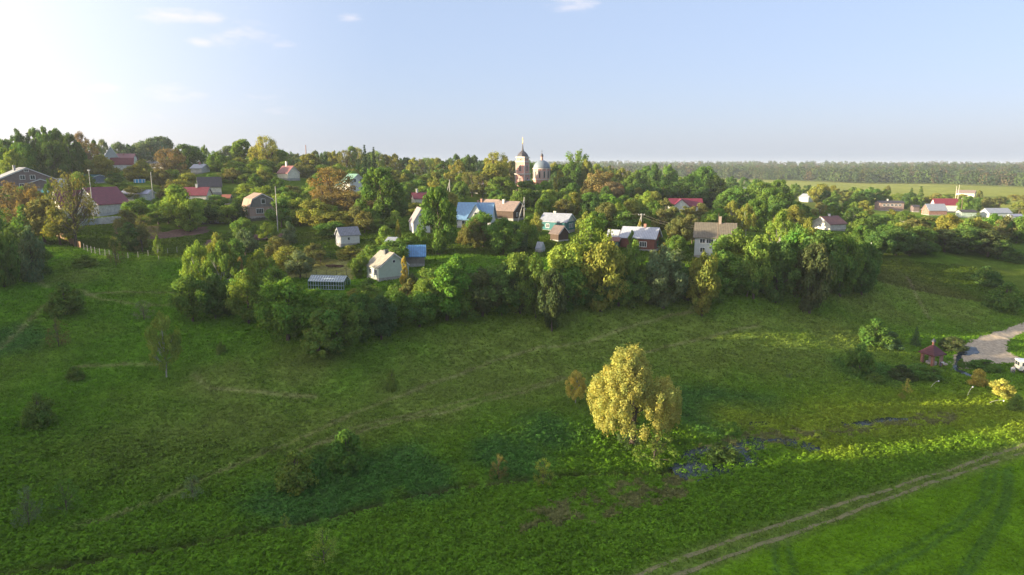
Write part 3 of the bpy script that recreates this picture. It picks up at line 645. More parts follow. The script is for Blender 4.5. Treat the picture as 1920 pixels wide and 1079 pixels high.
def house(name, label, px, D, ytop, yaw, gpx, rpx, roofh, wall, roof, wins=(), gam=False, chim=None, cat='house', mark=None, ground=None, oh=.4, base=None, gable=None, wallmin=2.0, wallmax=6.5, chmat=None, doors=(), wall_h=None):
    # walk along the sight line until the house stands on the ground with its proper height
    want = roofh + wallmin; best = None
    for q in np.linspace(D * .78, D * 1.35, 60):
        a = at_depth(px, ytop, q); e_ = abs(a[2] - want - float(base_h(a[0], a[1])[0])) + abs(q / D - 1) * .8
        if best is None or e_ < best[0]: best = (e_, q)
    D = best[1]
    P = at_depth(px, ytop, D); x, y, zt = P
    yr = R(yaw); W = gpx * D / FPX / max(.25, abs(sin(yr))); L = rpx * D / FPX / max(.25, abs(cos(yr)))
    zg = H(x, y) if ground is None else ground
    wh = zt - zg - roofh
    if wall_h: wh = wall_h; zg2 = zt - roofh - wh
    whc = min(max(wh, wallmin), wallmax); z = zt - roofh - whc
    o = empty(name, (x, y, z), yr, label, cat)
    prof = profile(W, whc, roofh, gam)
    wb = MB(); wb.ext([(-W/2, 0), (W/2, 0)] + [(a, b) for a, b in prof[::-1]][0:1] + [(a, b) for a, b in prof[::-1]][1:-1] + [prof[0]], -L/2, L/2)
    wb.build('wall', wall, o)
    low = min(0, min(H(x + dx, y + dy) for dx in (-L/2, L/2) for dy in (-W/2, W/2)) - z - .3)
    fb = MB(); fb.box(-L/2 - .04, L/2 + .04, -W/2 - .04, W/2 + .04, low, .35); fb.build('foundation', base or surf('concrete', (.33, .32, .30), .9), o)
    if gable is not None:
        gb = MB()
        inner = [(a * .97, b) for a, b in prof]
        gb.ext([(inner[0][0], prof[0][1] - .02)] + inner[1:-1] + [(inner[-1][0], prof[-1][1] - .02)], L/2 + .003, L/2 + .05); gb.build('gable', gable, o)
    rb = MB(); gable_roof(rb, prof, -L/2 - oh, L/2 + oh, oh=oh); rf = rb.build('roof', roof, o)
    # barge boards
    bb = MB()
    pr = prof
    for i in range(len(pr) - 1):
        a, b = pr[i], pr[i + 1]
        bb.ext([(a[0], a[1] - .16), (b[0], b[1] - .16), (b[0], b[1] + .01), (a[0], a[1] + .01)], L/2 + oh - .02, L/2 + oh + .03)
    bb.build('barge_board', TRIM, o)
    if chim:
        cu, cv, ch = chim; zc = whc + roofh * (1 - abs(cv) / (W/2)) - .3; cb = MB(); cb.box(cu - .3, cu + .3, cv - .3, cv + .3, zc, zc + ch + .4); cb.box(cu - .36, cu + .36, cv - .36, cv + .36, zc + ch + .4, zc + ch + .5)
        cb.build('chimney', chmat or surf('chimney_brick', (.30, .10, .06), .85, 'brick'), rf)
    for w in wins: window(o, w[0], w[1], w[2], w[3], w[4], L, W, *(w[5:]), off=0.05 if (gable is not None and w[0] == 'G') else 0)
    for f, u, w_, h_ in doors:
        db = MB()
        if f == 'G': db.box(L/2 - .02, L/2 + .05, u - w_/2, u + w_/2, .1, .1 + h_)
        else: db.box(u - w_/2, u + w_/2, -W/2 - .05, -W/2 + .02, .1, .1 + h_)
        d = db.build('door', surf('door_wood', (.16, .10, .07), .7), o)
        hb = MB()
        if f == 'G': hb.box(L/2 + .05, L/2 + .12, u + w_*.3, u + w_*.4, 1.1, 1.2)
        else: hb.box(u + w_*.3, u + w_*.4, -W/2 - .12, -W/2 - .05, 1.1, 1.2)
        hb.build('handle', TRIM, d)
    LAND.append((x, y, mark or label.split(' with')[0]))
    hw = (abs(L * cos(yr)) + abs(W * sin(yr))) / 2
    cor = [proj(x - hw, y, z)[0], proj(x + hw, y, z)[0], proj(x, y, zt + .5)[1], proj(x, y, z + whc * .35)[1]]
    KEEP.append((*cor, D)); FOOT.append((x, y, math.hypot(L, W) / 2 + .8))
    print('HOUSE %-22s D%.0f x%.0f y%.0f W%.1f L%.1f wall %.1f(%.1f) ground %.1f' % (name, D, x, y, W, L, wh, whc, zg))
    return o, L, W, whc
FOOT = []
S = surf
white = S('white_plaster', (.62, .60, .56), .8); whitep = S('white_planks', (.70, .70, .68), .7, 'plank', var=.12); wbrick = S('white_brick', (.55, .54, .53), .8, 'brick')
slate = S('mauve_planks', (.20, .15, .15), .8, 'plank'); greyroof = S('grey_slate_roof', (.34, .34, .35), .7, 'seam'); darkr = S('dark_shingle', (.07, .06, .065), .75, 'seam')
maroon = S('maroon_metal_roof', (.20, .025, .045), .45, 'seam'); crimson = S('crimson_metal_roof', (.20, .025, .038), .45, 'seam'); redr = S('red_metal_roof', (.22, .028, .042), .45, 'seam')
pinkbrick = S('pink_brick', (.42, .27, .22), .85, 'brick'); woodgrey = S('weathered_boards', (.25, .23, .21), .85, 'plank'); rustroof = S('rusty_shingle_roof', (.34, .22, .15), .8, 'tile', col2=(.22, .17, .14))
cream = S('cream_plaster', (.66, .62, .50), .8); mint = S('pale_mint_planks', (.52, .60, .52), .75, 'plank', var=.1); beige = S('beige_tile_roof', (.33, .30, .24), .7, 'seam')
bluer = S('blue_metal_roof', (.19, .34, .52), .4, 'seam', var=.15); bluer2 = S('bright_blue_roof', (.10, .27, .52), .45, 'seam'); pale_r = S('pale_metal_roof', (.35, .37, .42), .45, 'seam', var=.2); brownlog = S('dark_brown_logs', (.09, .055, .038), .85, 'log')
brownr = S('brown_asbestos_roof', (.28, .20, .17), .8, 'seam', col2=(.20, .15, .13)); teal = S('teal_planks', (.04, .20, .21), .7, 'plank'); redlog = S('red_brown_planks', (.20, .065, .045), .8, 'plank')
oliver = S('olive_slate_roof', (.17, .145, .105), .75, 'seam'); palegr = S('pale_grey_planks', (.55, .60, .60), .7, 'plank', var=.1); greenr = S('green_metal_roof', (.16, .30, .22), .5, 'seam'); redbrick = S('red_brick', (.33, .12, .08), .85, 'brick')
darkteal = S('dark_teal_roof', (.03, .22, .23), .5, 'seam'); lavender = S('lavender_grey_roof', (.30, .31, .42), .5, 'seam', var=.15)
house('mauve_house', 'mauve plank house with white windows and a pale grey roof', 42, 196, 315, -42, 62, 34, 3.6, slate, greyroof,
      wins=[('G', -1.2, 3.9, 1.2, 1.2, 1), ('G', 1.5, 3.9, 1.2, 1.2, 1), ('G', 0, 6.0, 1.0, .7, 1), ('G', -1.6, 1.3, 1.2, 1.2, 1)], chim=(0, -2.2, 1.6), wallmin=3.2, mark='the mauve plank house', chmat=greyroof)
house('brown_annexe', 'small brown porch building beside the mauve plank house', 72, 190, 336, -35, 22, 10, 1.2, slate, greyroof, mark='the brown porch annexe', wins=[('G', 0, 1.3, 1.4, .8, 1)], wallmin=2.2)
house('open_shed', 'dark wooden shed with a grey slate roof behind the mauve house', 103, 222, 309, -38, 26, 22, 2.2, brownlog, greyroof, mark='the dark open shed', cat='shed', wallmin=3.0, wins=[('G', 0, 3.5, .8, .7, 0)])
house('steep_roof_house', 'pale house with a steep white roof high on the left ridge', 207, 345, 276, -62, 22, 12, 5.0, palegr, pale_r, mark='the steep white-roofed house', wallmin=2.5)
house('barn_roof_house', 'white house with a red two-pitch barn roof', 232, 300, 289, 198, 14, 34, 4.6, white, crimson, gam=True, mark='the red barn-roofed house', wallmin=2.8, chim=(0, 1, 1.0), wins=[('G', 0, 2, 1.2, 1.2, 1), ('G', 0, 5, 1.0, 1.0, 1)])
house('low_pale_house', 'low pale house half hidden behind the reddish tree', 306, 310, 299, -20, 16, 44, 2.4, white, pale_r, mark='the low pale house', wins=[('F', -2, 1.5, 1, 1, 1), ('F', 2, 1.5, 1, 1, 1)])
house('far_white_house', 'long low white roofed building near the left skyline', 375, 320, 309, -12, 6, 22, 1.4, white, pale_r, mark='the low white-roofed building', chim=(0, 0, .8))
ho = house('white_brick_house', 'white brick house with a steep maroon roof', 188, 180, 352, -113, 60, 24, 4.4, wbrick, maroon,
      wins=[('G', -2.3, 4.4, .9, 1.1, 1), ('G', -.2, 4.4, .9, 1.1, 1), ('G', 1.2, 1.7, 1.3, 1.4, 1), ('G', -3.2, 1.7, 1.2, 1.2, 1), ('F', -1, 1.7, 1.2, 1.3, 1)], mark='the white brick house', wallmin=2.8, base=S('white_base', (.42, .42, .44), .9), doors=[('F', 2, 1, 2)])
house('pale_brick_wing', 'cream gabled wing standing left of the white brick house', 132, 172, 358, -112, 22, 22, 4.2, cream, maroon, mark='the cream gabled wing', wallmin=2.6, wins=[('G', 0, 1.6, 1.1, 1.3, 1)])
house('teal_shed', 'small shed with a dark teal roof in the trees', 93, 178, 357, 10, 8, 19, .7, woodgrey, darkteal, mark='the teal-roofed shed', cat='shed', wallmin=1.8)
house('metal_shed', 'low shed with pale blue metal roof left of the white brick house', 109, 186, 336, 5, 8, 22, 1.2, palegr, pale_r, mark='the pale blue metal shed', cat='shed', wallmin=1.8)
house('silver_shed', 'low silver roofed shed behind the cream gabled wing', 120, 176, 364, 8, 8, 20, .9, palegr, pale_r, mark='the silver-roofed shed', cat='shed', wallmin=1.8)
house('blue_grey_shed', 'blue-grey garden shed with a white door above the maroon roof', 172, 232, 328, -20, 12, 34, .9, S('blue_grey_boards', (.22, .26, .33), .8, 'plank'), darkteal, mark='the blue-grey garden shed', cat='shed', wallmin=2.2, doors=[('F', 3, 1.0, 1.9)])
house('long_metal_shed', 'long low shed with a lavender metal roof behind orchard bushes', 258, 205, 357, 4, 8, 46, 1.0, palegr, lavender, mark='the long lavender-roofed shed', cat='shed', wallmin=2.0)
house('dark_roof_cottage', 'cream gabled cottage with a very dark brown roof', 392, 245, 333, 205, 16, 34, 2.9, cream, darkr, mark='the dark-roofed cream cottage', wallmin=2.2, wins=[('G', 0, 2.2, .9, .9, 1)])
house('crimson_roof_house', 'low house with a plain crimson roof in the orchard', 369, 222, 352, 4, 8, 42, 2.2, cream, crimson, mark='the crimson-roofed house', wallmin=2.0, chim=(0, 0, .9), chmat=white)
house('orange_roof_shed', 'tiny shed with an orange-red roof among orchard bushes', 425, 232, 366, 8, 5, 12, .8, woodgrey, S('orange_roof', (.40, .12, .06), .6, 'seam'), mark='the tiny orange-roofed shed', cat='shed', wallmin=1.8)
hb_, L_, W_, wh_ = house('gambrel_house', 'pink brick house with a rusty rounded barn roof', 484, 172, 363, -52, 38, 26, 3.6, pinkbrick, rustroof, gam=True, gable=S('weathered_gable', (.24, .22, .21), .85, 'plank'),
      wins=[('G', -.9, 1.75, 1.9, 1.2, 3), ('G', .2, 4.4, 1.0, 1.2, 0), ('F', -.6, 1.75, .9, 1.3, 1), ('F', 1.0, 1.75, .9, 1.3, 1), ('G', 2.1, 1.7, .8, 1.1, 0)], mark='the rusty barn-roofed house', wallmin=2.9, base=S('stone_base', (.36, .32, .29), .9))
house('pink_roof_cottage', 'cream cottage with a pinkish red roof near the skyline', 540, 300, 312, -40, 16, 26, 2.6, cream, S('pinkish_roof', (.24, .085, .08), .6, 'seam'), mark='the pink-roofed cream cottage', wallmin=2.3, chim=(-1, 0, 1.6), chmat=white)
house('green_roof_house', 'two-storey white house with a green roof behind the brown tree', 662, 258, 327, -48, 24, 22, 2.6, whitep, greenr, mark='the green-roofed white house', wallmin=4.6,
      wins=[('G', -1.2, 5.0, .9, 1.1, 1), ('G', 1.2, 5.0, .9, 1.1, 1), ('G', 1.6, 2.2, .9, 1.2, 1), ('G', -1.4, 2.2, .9, 1.2, 1)])
house('green_roof_wing', 'long low cream wing with a faded green roof left of the green-roofed house', 634, 256, 340, -12, 8, 40, 1.6, cream, greenr, mark='the long green-roofed wing', wallmin=2.2)
house('white_hut', 'small white plank hut with a slate roof and porch', 651, 156, 427, 215, 15, 30, 1.6, whitep, S('blue_slate_roof', (.26, .26, .30), .7, 'seam'), mark='the small white hut', wallmin=2.2, wins=[('B', .4, 1.45, .5, .6, 0)], oh=.3)
house('mint_house', 'pale mint cottage with beige roof and round gable window', 726, 134, 473, -50, 49, 30, 2.5, mint, beige, mark='the mint cottage', wallmin=2.4, chim=(.3, -.5, .7), chmat=S('dark_metal', (.08, .09, .10), .5),
      wins=[('G', 0, 3.35, .55, .55, 0, None, True), ('F', -.8, 1.3, 1.0, 1.1, 1), ('F', 1.2, 1.3, 1.0, 1.1, 1)], oh=.35)
house('blue_roof_shed', 'low shed with a bright blue roof behind the mint cottage', 775, 146, 461, 6, 10, 40, 1.9, woodgrey, bluer2, mark='the bright blue roofed shed', cat='shed', wallmin=1.8)
house('grey_lean_to', 'small pale grey shed with flat roof above the mint cottage', 737, 152, 446, -15, 7, 14, .7, palegr, pale_r, mark='the small pale grey shed', cat='shed', wallmin=1.8)
house('narrow_white_house', 'tall narrow white house with steep roof beside the dark oval tree', 786, 166, 390, -70, 30, 12, 3.4, whitep, S('mauve_roof', (.30, .25, .26), .7, 'seam'), mark='the tall narrow white house', wallmin=2.9,
      wins=[('G', -.9, 1.9, .6, .9, 0), ('G', .7, 1.9, .6, .9, 0), ('G', -.1, 4.2, .6, .8, 0)], oh=.25)
house('crimson_hip_house', 'low cottage with a pinkish crimson roof left of the dark oval tree', 790, 238, 362, 18, 10, 30, 1.8, cream, redr, mark='the pinkish crimson roof', wallmin=2.0, chim=(-1.5, 0, 1.2), chmat=white)
o, L_, W_, wh_ = house('blue_roof_house', 'white house under a large blue metal roof with cross gable', 893, 172, 381, -8, 14, 62, 4.0, white, bluer, mark='the blue-roofed house', wallmin=2.3, oh=.5, gable=whitep,
      chim=(.5, .3, .8), wins=[('F', -2.5, 1.2, 1.2, 1.1, 1), ('F', 2.6, 1.2, 1.2, 1.1, 1)])
# cross gable on the front of the blue roof
db = MB(); db.ext([(-2.2, 0), (2.2, 0), (0, 3.4)], 0, 3.2)
dg = db.build('dormer', whitep, o); dg.rotation_euler = (0, 0, R(-90)); dg.location = (.6, -.9, wh_ + .3)
rb = MB(); gable_roof(rb, [(-2.25, 0), (0, 3.5), (2.25, 0)], 0, 3.5, oh=.35); rb.build('dormer_roof', bluer, dg)
wb = MB(); wb.box(3.19, 3.26, -.45, .45, .5, 1.5); w_ = wb.build('window', TRIM, dg); pb = MB(); pb.box(3.255, 3.28, -.35, .35, .6, 1.4); pb.build('pane', GLASS, w_)
house('log_house', 'dark log house with long brown roof right of the blue-roofed house', 950, 187, 378, -32, 22, 46, 2.4, brownlog, brownr, mark='the dark log house', wallmin=2.6, chim=(-.5, -.8, 1.0), chmat=cream,
      wins=[('G', -1.1, 1.4, .7, .9, 1), ('G', .6, 1.4, .7, .9, 1)])
house('brown_roof_barn', 'brown roofed barn behind the blue roof with red chimney', 922, 193, 375, -30, 10, 26, 2.4, brownlog, brownr, mark='the brown-roofed barn', wallmin=2.6, cat='barn', chim=(-3.2, -.5, .8))
house('teal_house', 'teal plank house with a white metal roof', 1046, 172, 401, -30, 20, 46, 1.9, teal, pale_r, mark='the teal house', wallmin=2.6, gable=S('white_gable', (.62, .66, .64), .7, 'plank'), chim=(-1, .3, .6), chmat=cream,
      wins=[('G', -.6, 1.5, .7, 1.0, 1), ('G', .9, 1.5, .7, 1.0, 1), ('F', -1.6, 1.4, .8, .9, 1)])
house('log_shed', 'dark log shed with small gable below the teal house', 1049, 162, 424, -48, 20, 14, 1.7, brownlog, S('old_dark_roof', (.16, .12, .11), .85, 'seam'), mark='the dark log shed', cat='shed', wallmin=1.9)
house('white_cold_frame', 'small tilted white cover lying in the garden clearing', 1013, 150, 455, -30, 8, 10, 1.4, palegr, pale_r, mark='the white garden cover', cat='shed', wallmin=.4, wallmax=.6, oh=.1)
house('grey_tank_box', 'small grey box shelter in the clearing below the blue-roofed house', 967, 155, 450, -40, 4, 4, .4, palegr, pale_r, mark='the small grey box', cat='shed', wallmin=1.2, wallmax=1.6, oh=.1)
house('red_plank_house', 'red-brown plank house with long pale blue-grey roof', 1202, 153, 427, -26, 20, 58, 2.2, redlog, S('bluish_asbestos_roof', (.42, .44, .50), .6, 'seam', var=.18), mark='the red plank house', wallmin=3.0,
      chim=(1.0, .1, .8), gable=S('rust_gable', (.33, .13, .07), .8, 'plank'), wins=[('G', 0, 1.5, 1.2, 1.1, 1, S('green_trim', (.05, .33, .22), .7)), ('F', 1.4, 1.5, 1.6, 1.1, 3)])
house('pale_roof_outhouse', 'outhouse with pale blue gable roof left of the red plank house', 1152, 158, 432, -35, 10, 16, 1.5, S('green_wall', (.10, .22, .18), .8, 'plank'), pale_r, mark='the pale blue roofed outhouse', cat='shed', wallmin=2.2)
house('rusty_roof_shed', 'low shed with rust coloured roof beside the red plank house', 1148, 151, 446, -20, 8, 24, .6, S('teal_wall', (.08, .22, .20), .8, 'plank'), S('rust_sheet_roof', (.26, .12, .09), .8, 'seam'), mark='the rusty-roofed shed', cat='shed', wallmin=1.8)
house('olive_roof_house', 'tall white plank house with big olive-brown roof and thin pipes', 1342, 141, 419, -18, 22, 66, 3.0, palegr, oliver, mark='the big olive-roofed house', wallmin=4.4, wallmax=5.2,
      chim=(1.0, -.2, 1.6), chmat=S('tan_chimney', (.30, .22, .17), .8, 'brick'), wins=[('F', -2.7, 3.7, 1.1, .9, 1), ('F', -1.0, 3.7, 1.5, .9, 2), ('F', .8, 3.7, 1.1, .9, 1), ('F', -2.6, 1.6, 1.0, 1.0, 1)], oh=.45)
o, L_, W_, wh_ = house('red_long_house', 'white house with long raspberry red roof and front gable', 1285, 250, 373, -4, 8, 58, 2.6, white, S('raspberry_roof', (.20, .022, .045), .45, 'seam'), mark='the raspberry-roofed white house', wallmin=2.4)
db = MB(); db.ext([(-2.9, -2.3), (2.9, -2.3), (2.9, 0), (0, 2.45), (-2.9, 0)], 0, W_/2 + 1.6); dg = db.build('front_gable', white, o); dg.rotation_euler = (0, 0, R(-90)); dg.location = (-2.2, 0, wh_ + .0)
rb = MB(); gable_roof(rb, [(-2.95, 0), (0, 2.5), (2.95, 0)], 0, W_/2 + 1.9, oh=.3); rb.build('gable_roof', MATS['raspberry_roof'], dg)
house('small_grey_roof', 'tiny steep grey roofed house in the wood behind', 1265, 330, 345, -60, 10, 5, 3.0, palegr, greyroof, mark='the tiny steep grey roof', wallmin=4)
house('white_roof_house', 'white walled house with plain white roof among birches', 1396, 232, 382, -10, 6, 32, 1.3, white, S('white_sheet_roof', (.70, .68, .66), .6, 'seam', var=.1), mark='the white-roofed house', wallmin=2.6)
house('flat_grey_house', 'cream house with flat blue-grey roof in front of the wood', 1400, 350, 353, -8, 6, 20, 1.2, cream, lavender, mark='the blue-grey flat-roofed house', wallmin=2.4)
house('gabled_white_cottage', 'white cottage with small gable deep in the trees', 1515, 330, 364, -60, 20, 10, 2.2, palegr, pale_r, mark='the small white gabled cottage', wallmin=2.2, chim=(0, 0, .9), chmat=white)
house('brown_roof_white_house', 'white gabled house with a reddish brown roof', 1555, 246, 406, 205, 18, 38, 2.3, white, S('red_brown_roof', (.20, .08, .06), .6, 'seam'), mark='the brown-roofed white house', wallmin=2.2, chim=(0, 0, .6), chmat=white, wins=[('G', 0, 1.5, 1, 1, 1)])
house('long_terrace', 'long two-storey building with white balcony and dark roof', 1668, 330, 377, -6, 6, 42, .9, S('terrace_brick', (.33, .20, .17), .85, 'brick'), darkr, mark='the long two-storey building', wallmin=4.2, wins=[('F', -4 + 2 * k, 3.2, 1.2, 1.0, 1) for k in range(5)], chim=(-1, 0, .8), chmat=white)
house('red_roof_barn', 'white walled barn with a bright red roof', 1772, 350, 373, -12, 6, 38, 3.2, white, redr, mark='the bright red roofed barn', wallmin=3.6, cat='barn', wallmax=4)
house('brick_barn', 'brick barn with a wide silver metal roof', 1753, 330, 383, 0, 6, 33, 3.0, redbrick, pale_r, mark='the silver-roofed brick barn', wallmin=2.2, wallmax=3.5, cat='barn')
house('ochre_villa', 'cream villa with brown roof at the edge of the hay field', 1812, 470, 357, -40, 14, 22, 2.4, cream, brownr, mark='the cream villa by the hay field', wallmin=3)
house('green_garage', 'white and green garage with dark roof right of the brick barn', 1812, 330, 394, -6, 5, 26, .9, S('pale_green', (.50, .60, .52), .8, 'plank'), darkr, mark='the white and green garage', wallmin=2.4, cat='garage')
house('long_white_shed', 'long white shed with pale roof at the right', 1868, 330, 391, 2, 6, 42, 2.0, palegr, pale_r, mark='the long white shed', cat='shed', wallmin=2.2)
house('grey_flat_shed', 'small grey shed at the right frame edge', 1903, 335, 402, 0, 4, 20, .8, palegr, lavender, mark='the small grey right shed', cat='shed', wallmin=1.8)
house('grey_hut', 'small grey-blue hut between the terrace and brick barn', 1716, 325, 385, -10, 4, 10, .8, slate, darkr, mark='the grey-blue hut', cat='shed', wallmin=2.6)
house('far_pale_house', 'pale house roof behind bushes left of the church', 897, 300, 344, -30, 12, 18, 1.8, palegr, lavender, mark='the pale roof left of the church', wallmin=2.4)
house('white_box_outhouse', 'narrow white outhouse right of the rusty barn-roofed house', 561, 158, 400, -25, 4, 4, .25, whitep, S('cream_lid', (.6, .55, .48), .7), mark='the narrow white outhouse', cat='outhouse', wallmin=1.7, wallmax=1.9, oh=.08)
# porch of the white hut
# ---------------------------------------------------------------- church
def church():
    bx, by, bt = at_depth(980, 292, 345)
    z0 = 19.2
    pink = S('pink_church_brick', (.62, .27, .21), .85, 'brick', var=.15); cw = S('church_white', (.58, .50, .46), .75); drk = S('dark_church_metal', (.07, .06, .065), .5); gold = S('gold_leaf', (.75, .5, .12), .25, metal=1.0); dome_m = S('grey_blue_dome', (.17, .21, .25), .5, var=.2)
    c = empty('church', (bx, by, z0), R(-31), 'pink and white brick church with bell tower, spire and grey dome', 'church')
    LAND.append((bx, by, 'the church')); FOOT.append((bx + 5, by + 8, 17))
    KEEP.append((948, 1046, 255, 352, 345))
    def z(py): return at_depth(980, py, 345)[2] - z0
    def tier(name, hs, za, zb, hs2, arch):
        # square tier with pilasters and cornice; arches are white plates with dark panels painting the openings' shade
        b = MB(); b.add([(-hs, -hs, za), (hs, -hs, za), (hs, hs, za), (-hs, hs, za), (-hs2, -hs2, zb), (hs2, -hs2, zb), (hs2, hs2, zb), (-hs2, hs2, zb)],
                        [(0, 3, 2, 1), (4, 5, 6, 7), (0, 1, 5, 4), (1, 2, 6, 5), (2, 3, 7, 6), (3, 0, 4, 7)])
        t = b.build(name, pink, c)
        p = MB()
        for sx in (-1, 1):
            for sy in (-1, 1): p.box(sx * hs - .28 if sx > 0 else -hs - .06, sx * hs + .06 if sx > 0 else -hs + .28, sy * hs - .28 if sy > 0 else -hs - .06, sy * hs + .06 if sy > 0 else -hs + .28, za + .02, zb - .02)
        p.build('pilaster', cw, t)
        q = MB(); q.box(-hs - .35, hs + .35, -hs - .35, hs + .35, zb - .25, zb + .2); q.box(-hs - .18, hs + .18, -hs - .18, hs + .18, zb - .5, zb - .25); q.build('cornice', cw, t)
        aw, az0, az1 = arch
        for k in range(4):
            fr = MB(); pn = MB(); n = 10
            def arc(r, zc): return [(r * cos(a), zc + r * sin(a)) for a in [pi * i / n for i in range(n + 1)]]
            outer = [(aw + .15, az0)] + arc(aw + .15, az1) + [(-aw - .15, az0)]; inner = [(aw, az0 + .05)] + arc(aw, az1) + [(-aw, az0 + .05)]
            fr.ext(outer, hs - .02, hs + .07); pn.ext(inner, hs + .05, hs + .09)
            a = fr.build('arch', cw, t); a.rotation_euler = (0, 0, k * pi / 2); d = pn.build('shade_panel', S('opening_shade', (.16, .11, .10), .9), a)
    h1, h2, h3 = z(326), z(303), z(295)
    tier('lower_tier', 2.75, 0, h1, 2.65, (.6, h1 - 4.6, h1 - 2.4))
    tier('bell_tier', 2.45, h1 + .2, h2, 2.35, (.62, h1 + 1.2, h2 - 2.4))
    tier('attic_tier', 2.25, h2 + .2, h3, 2.1, (.4, h2 + .5, h2 + .9))
    dm = MB(); dm.lathe([(2.9, h3 + .2), (2.85, h3 + .5), (2.3, h3 + 1.6), (1.4, h3 + 2.5), (.75, h3 + 3.0), (.6, h3 + 3.3)], 8, a0=pi / 8); dm.build('tower_dome', drk, c)
    sp = MB(); hs_ = z(271); sp.lathe([(.55, h3 + 3.2), (.12, hs_)], 8); sp.build('spire', drk, c)
    cr = MB(); ht = z(258); cr.lathe([(.05, hs_), (.28, hs_ + .3), (.28, hs_ + .5), (.05, hs_ + .75)], 10); cr.box(-.07, .07, -.07, .07, hs_, ht); cr.box(-.07, .07, -.55, .55, ht - 1.1, ht - .93); cr.box(-.07, .07, -.3, .3, ht - .6, ht - .46); cr.build('cross', gold, c)
    # rotunda: to the right and a little behind the tower
    rx, ry, _ = at_depth(1016, 300, 356); M = Matrix.Rotation(R(31), 3, 'Z'); v = M @ Vector((rx - bx, ry - by, 0))
    cx, cy = v.x, v.y; rr = 4.35
    def zz(py): return at_depth(1016, py, 356)[2] - z0
    d0, d1, d2 = zz(337), zz(316), zz(301)
    rb = MB(); rb.lathe([(rr, 0), (rr, d1)], 28, cx, cy); rot = rb.build('rotunda', pink, c)
    rc = MB(); rc.lathe([(rr + .05, d1 - .35), (rr + .4, d1 - .3), (rr + .4, d1 + .1), (rr + .1, d1 + .1)], 28, cx, cy); rc.lathe([(rr + .05, d0 - .2), (rr + .35, d0 - .15), (rr + .35, d0 + .25), (rr + .05, d0 + .3)], 28, cx, cy); rc.build('cornice', cw, rot)
    for k in range(12):
        a = 2 * pi * k / 12; p = MB(); p.box(rr - .1, rr + .18, -.22, .22, d0 + .25, d1 - .35)
        o = p.build('pilaster', cw, rot, (cx, cy, 0)); o.rotation_euler = (0, 0, a)
        w = MB(); w.box(rr - .05, rr + .12, -.62, .62, d0 + .7, d1 - 1.3); o = w.build('window', cw, rot, (cx, cy, 0)); o.rotation_euler = (0, 0, a + pi / 12)
        w = MB(); w.box(rr + .1, rr + .15, -.36, .36, d0 + .9, d1 - 1.5); g = w.build('pane', GLASS, o)
        # a pane is a sub-part of the rotunda: lift it one level
        g.parent = rot; g.location = (cx, cy, 0); g.rotation_euler = (0, 0, a + pi / 12)
    dm = MB(); dm.lathe([(rr + .2 if i == 0 else rr * cos(i * pi / 20), d1 + .1 + (d2 - d1) * sin(i * pi / 20)) for i in range(0, 10)] + [(.5, d2 + .1)], 28, cx, cy); dm.build('dome', dome_m, c, smooth=True)
    t1 = zz(292); t2 = zz(281)
    ln = MB(); ln.lathe([(.62, d2 - .4), (.62, t1 - .6)], 12, cx, cy); ln.build('lantern', pink, c)
    on = MB(); on.lathe([(.7, t1 - .6), (.78, t1 - .1), (.62, t1 + .5), (.2, t1 + 1.0), (.06, t1 + 1.4)], 12, cx, cy); on.build('cupola', drk, c)
    x2 = MB(); x2.box(cx - .06, cx + .06, cy - .06, cy + .06, t1 + 1.2, t2); x2.box(cx - .06, cx + .06, cy - .5, cy + .5, t2 - 1.0, t2 - .85); x2.build('cross', drk, c)
    # nave and porches
    nv = MB(); nv.box(1.5, cx + 1, -5.2, 4.8, 0, d0 - 2.4); na = nv.build('nave', S('pink_white_wall', (.60, .46, .44), .8), c)
    nr = MB(); nr.ext([(-5.6, d0 - 2.4), (5.2, d0 - 2.4), (0, d0 + .3)], 1.4, cx + 1.4); nr.build('nave_roof', lavender, c)
    for k in range(4):
        w = MB(); w.box(3 + k * 2.6, 3.9 + k * 2.6, -5.3, -5.17, 1.2, 4.0); o = w.build('window', cw, na); w = MB(); w.box(3.15 + k * 2.6, 3.75 + k * 2.6, -5.34, -5.28, 1.4, 3.8); g = w.build('pane', GLASS, na)
    pb = MB(); pb.box(-7.5, -1.5, -3.4, 2.6, 0, 4.6); po = pb.build('porch', MATS['pink_white_wall'], c)
    pr = MB(); pr.add([(-8, -3.9, 4.6), (-1.2, -3.9, 4.6), (-1.2, 3.1, 4.6), (-8, 3.1, 4.6), (-4.6, -.4, 6.2)], [(0, 3, 2, 1), (0, 1, 4), (1, 2, 4), (2, 3, 4), (3, 0, 4)]); pr.build('porch_roof', lavender, c)
    for k in range(3):
        w = MB(); w.box(-7.58, -7.48, -2.6 + k * 1.9, -1.9 + k * 1.9, .8, 3.6); o = w.build('window', cw, po)
        w = MB(); w.box(-6.8 + k * 1.9, -6.1 + k * 1.9, -3.48, -3.38, .8, 3.6); o = w.build('window', cw, po)
church()

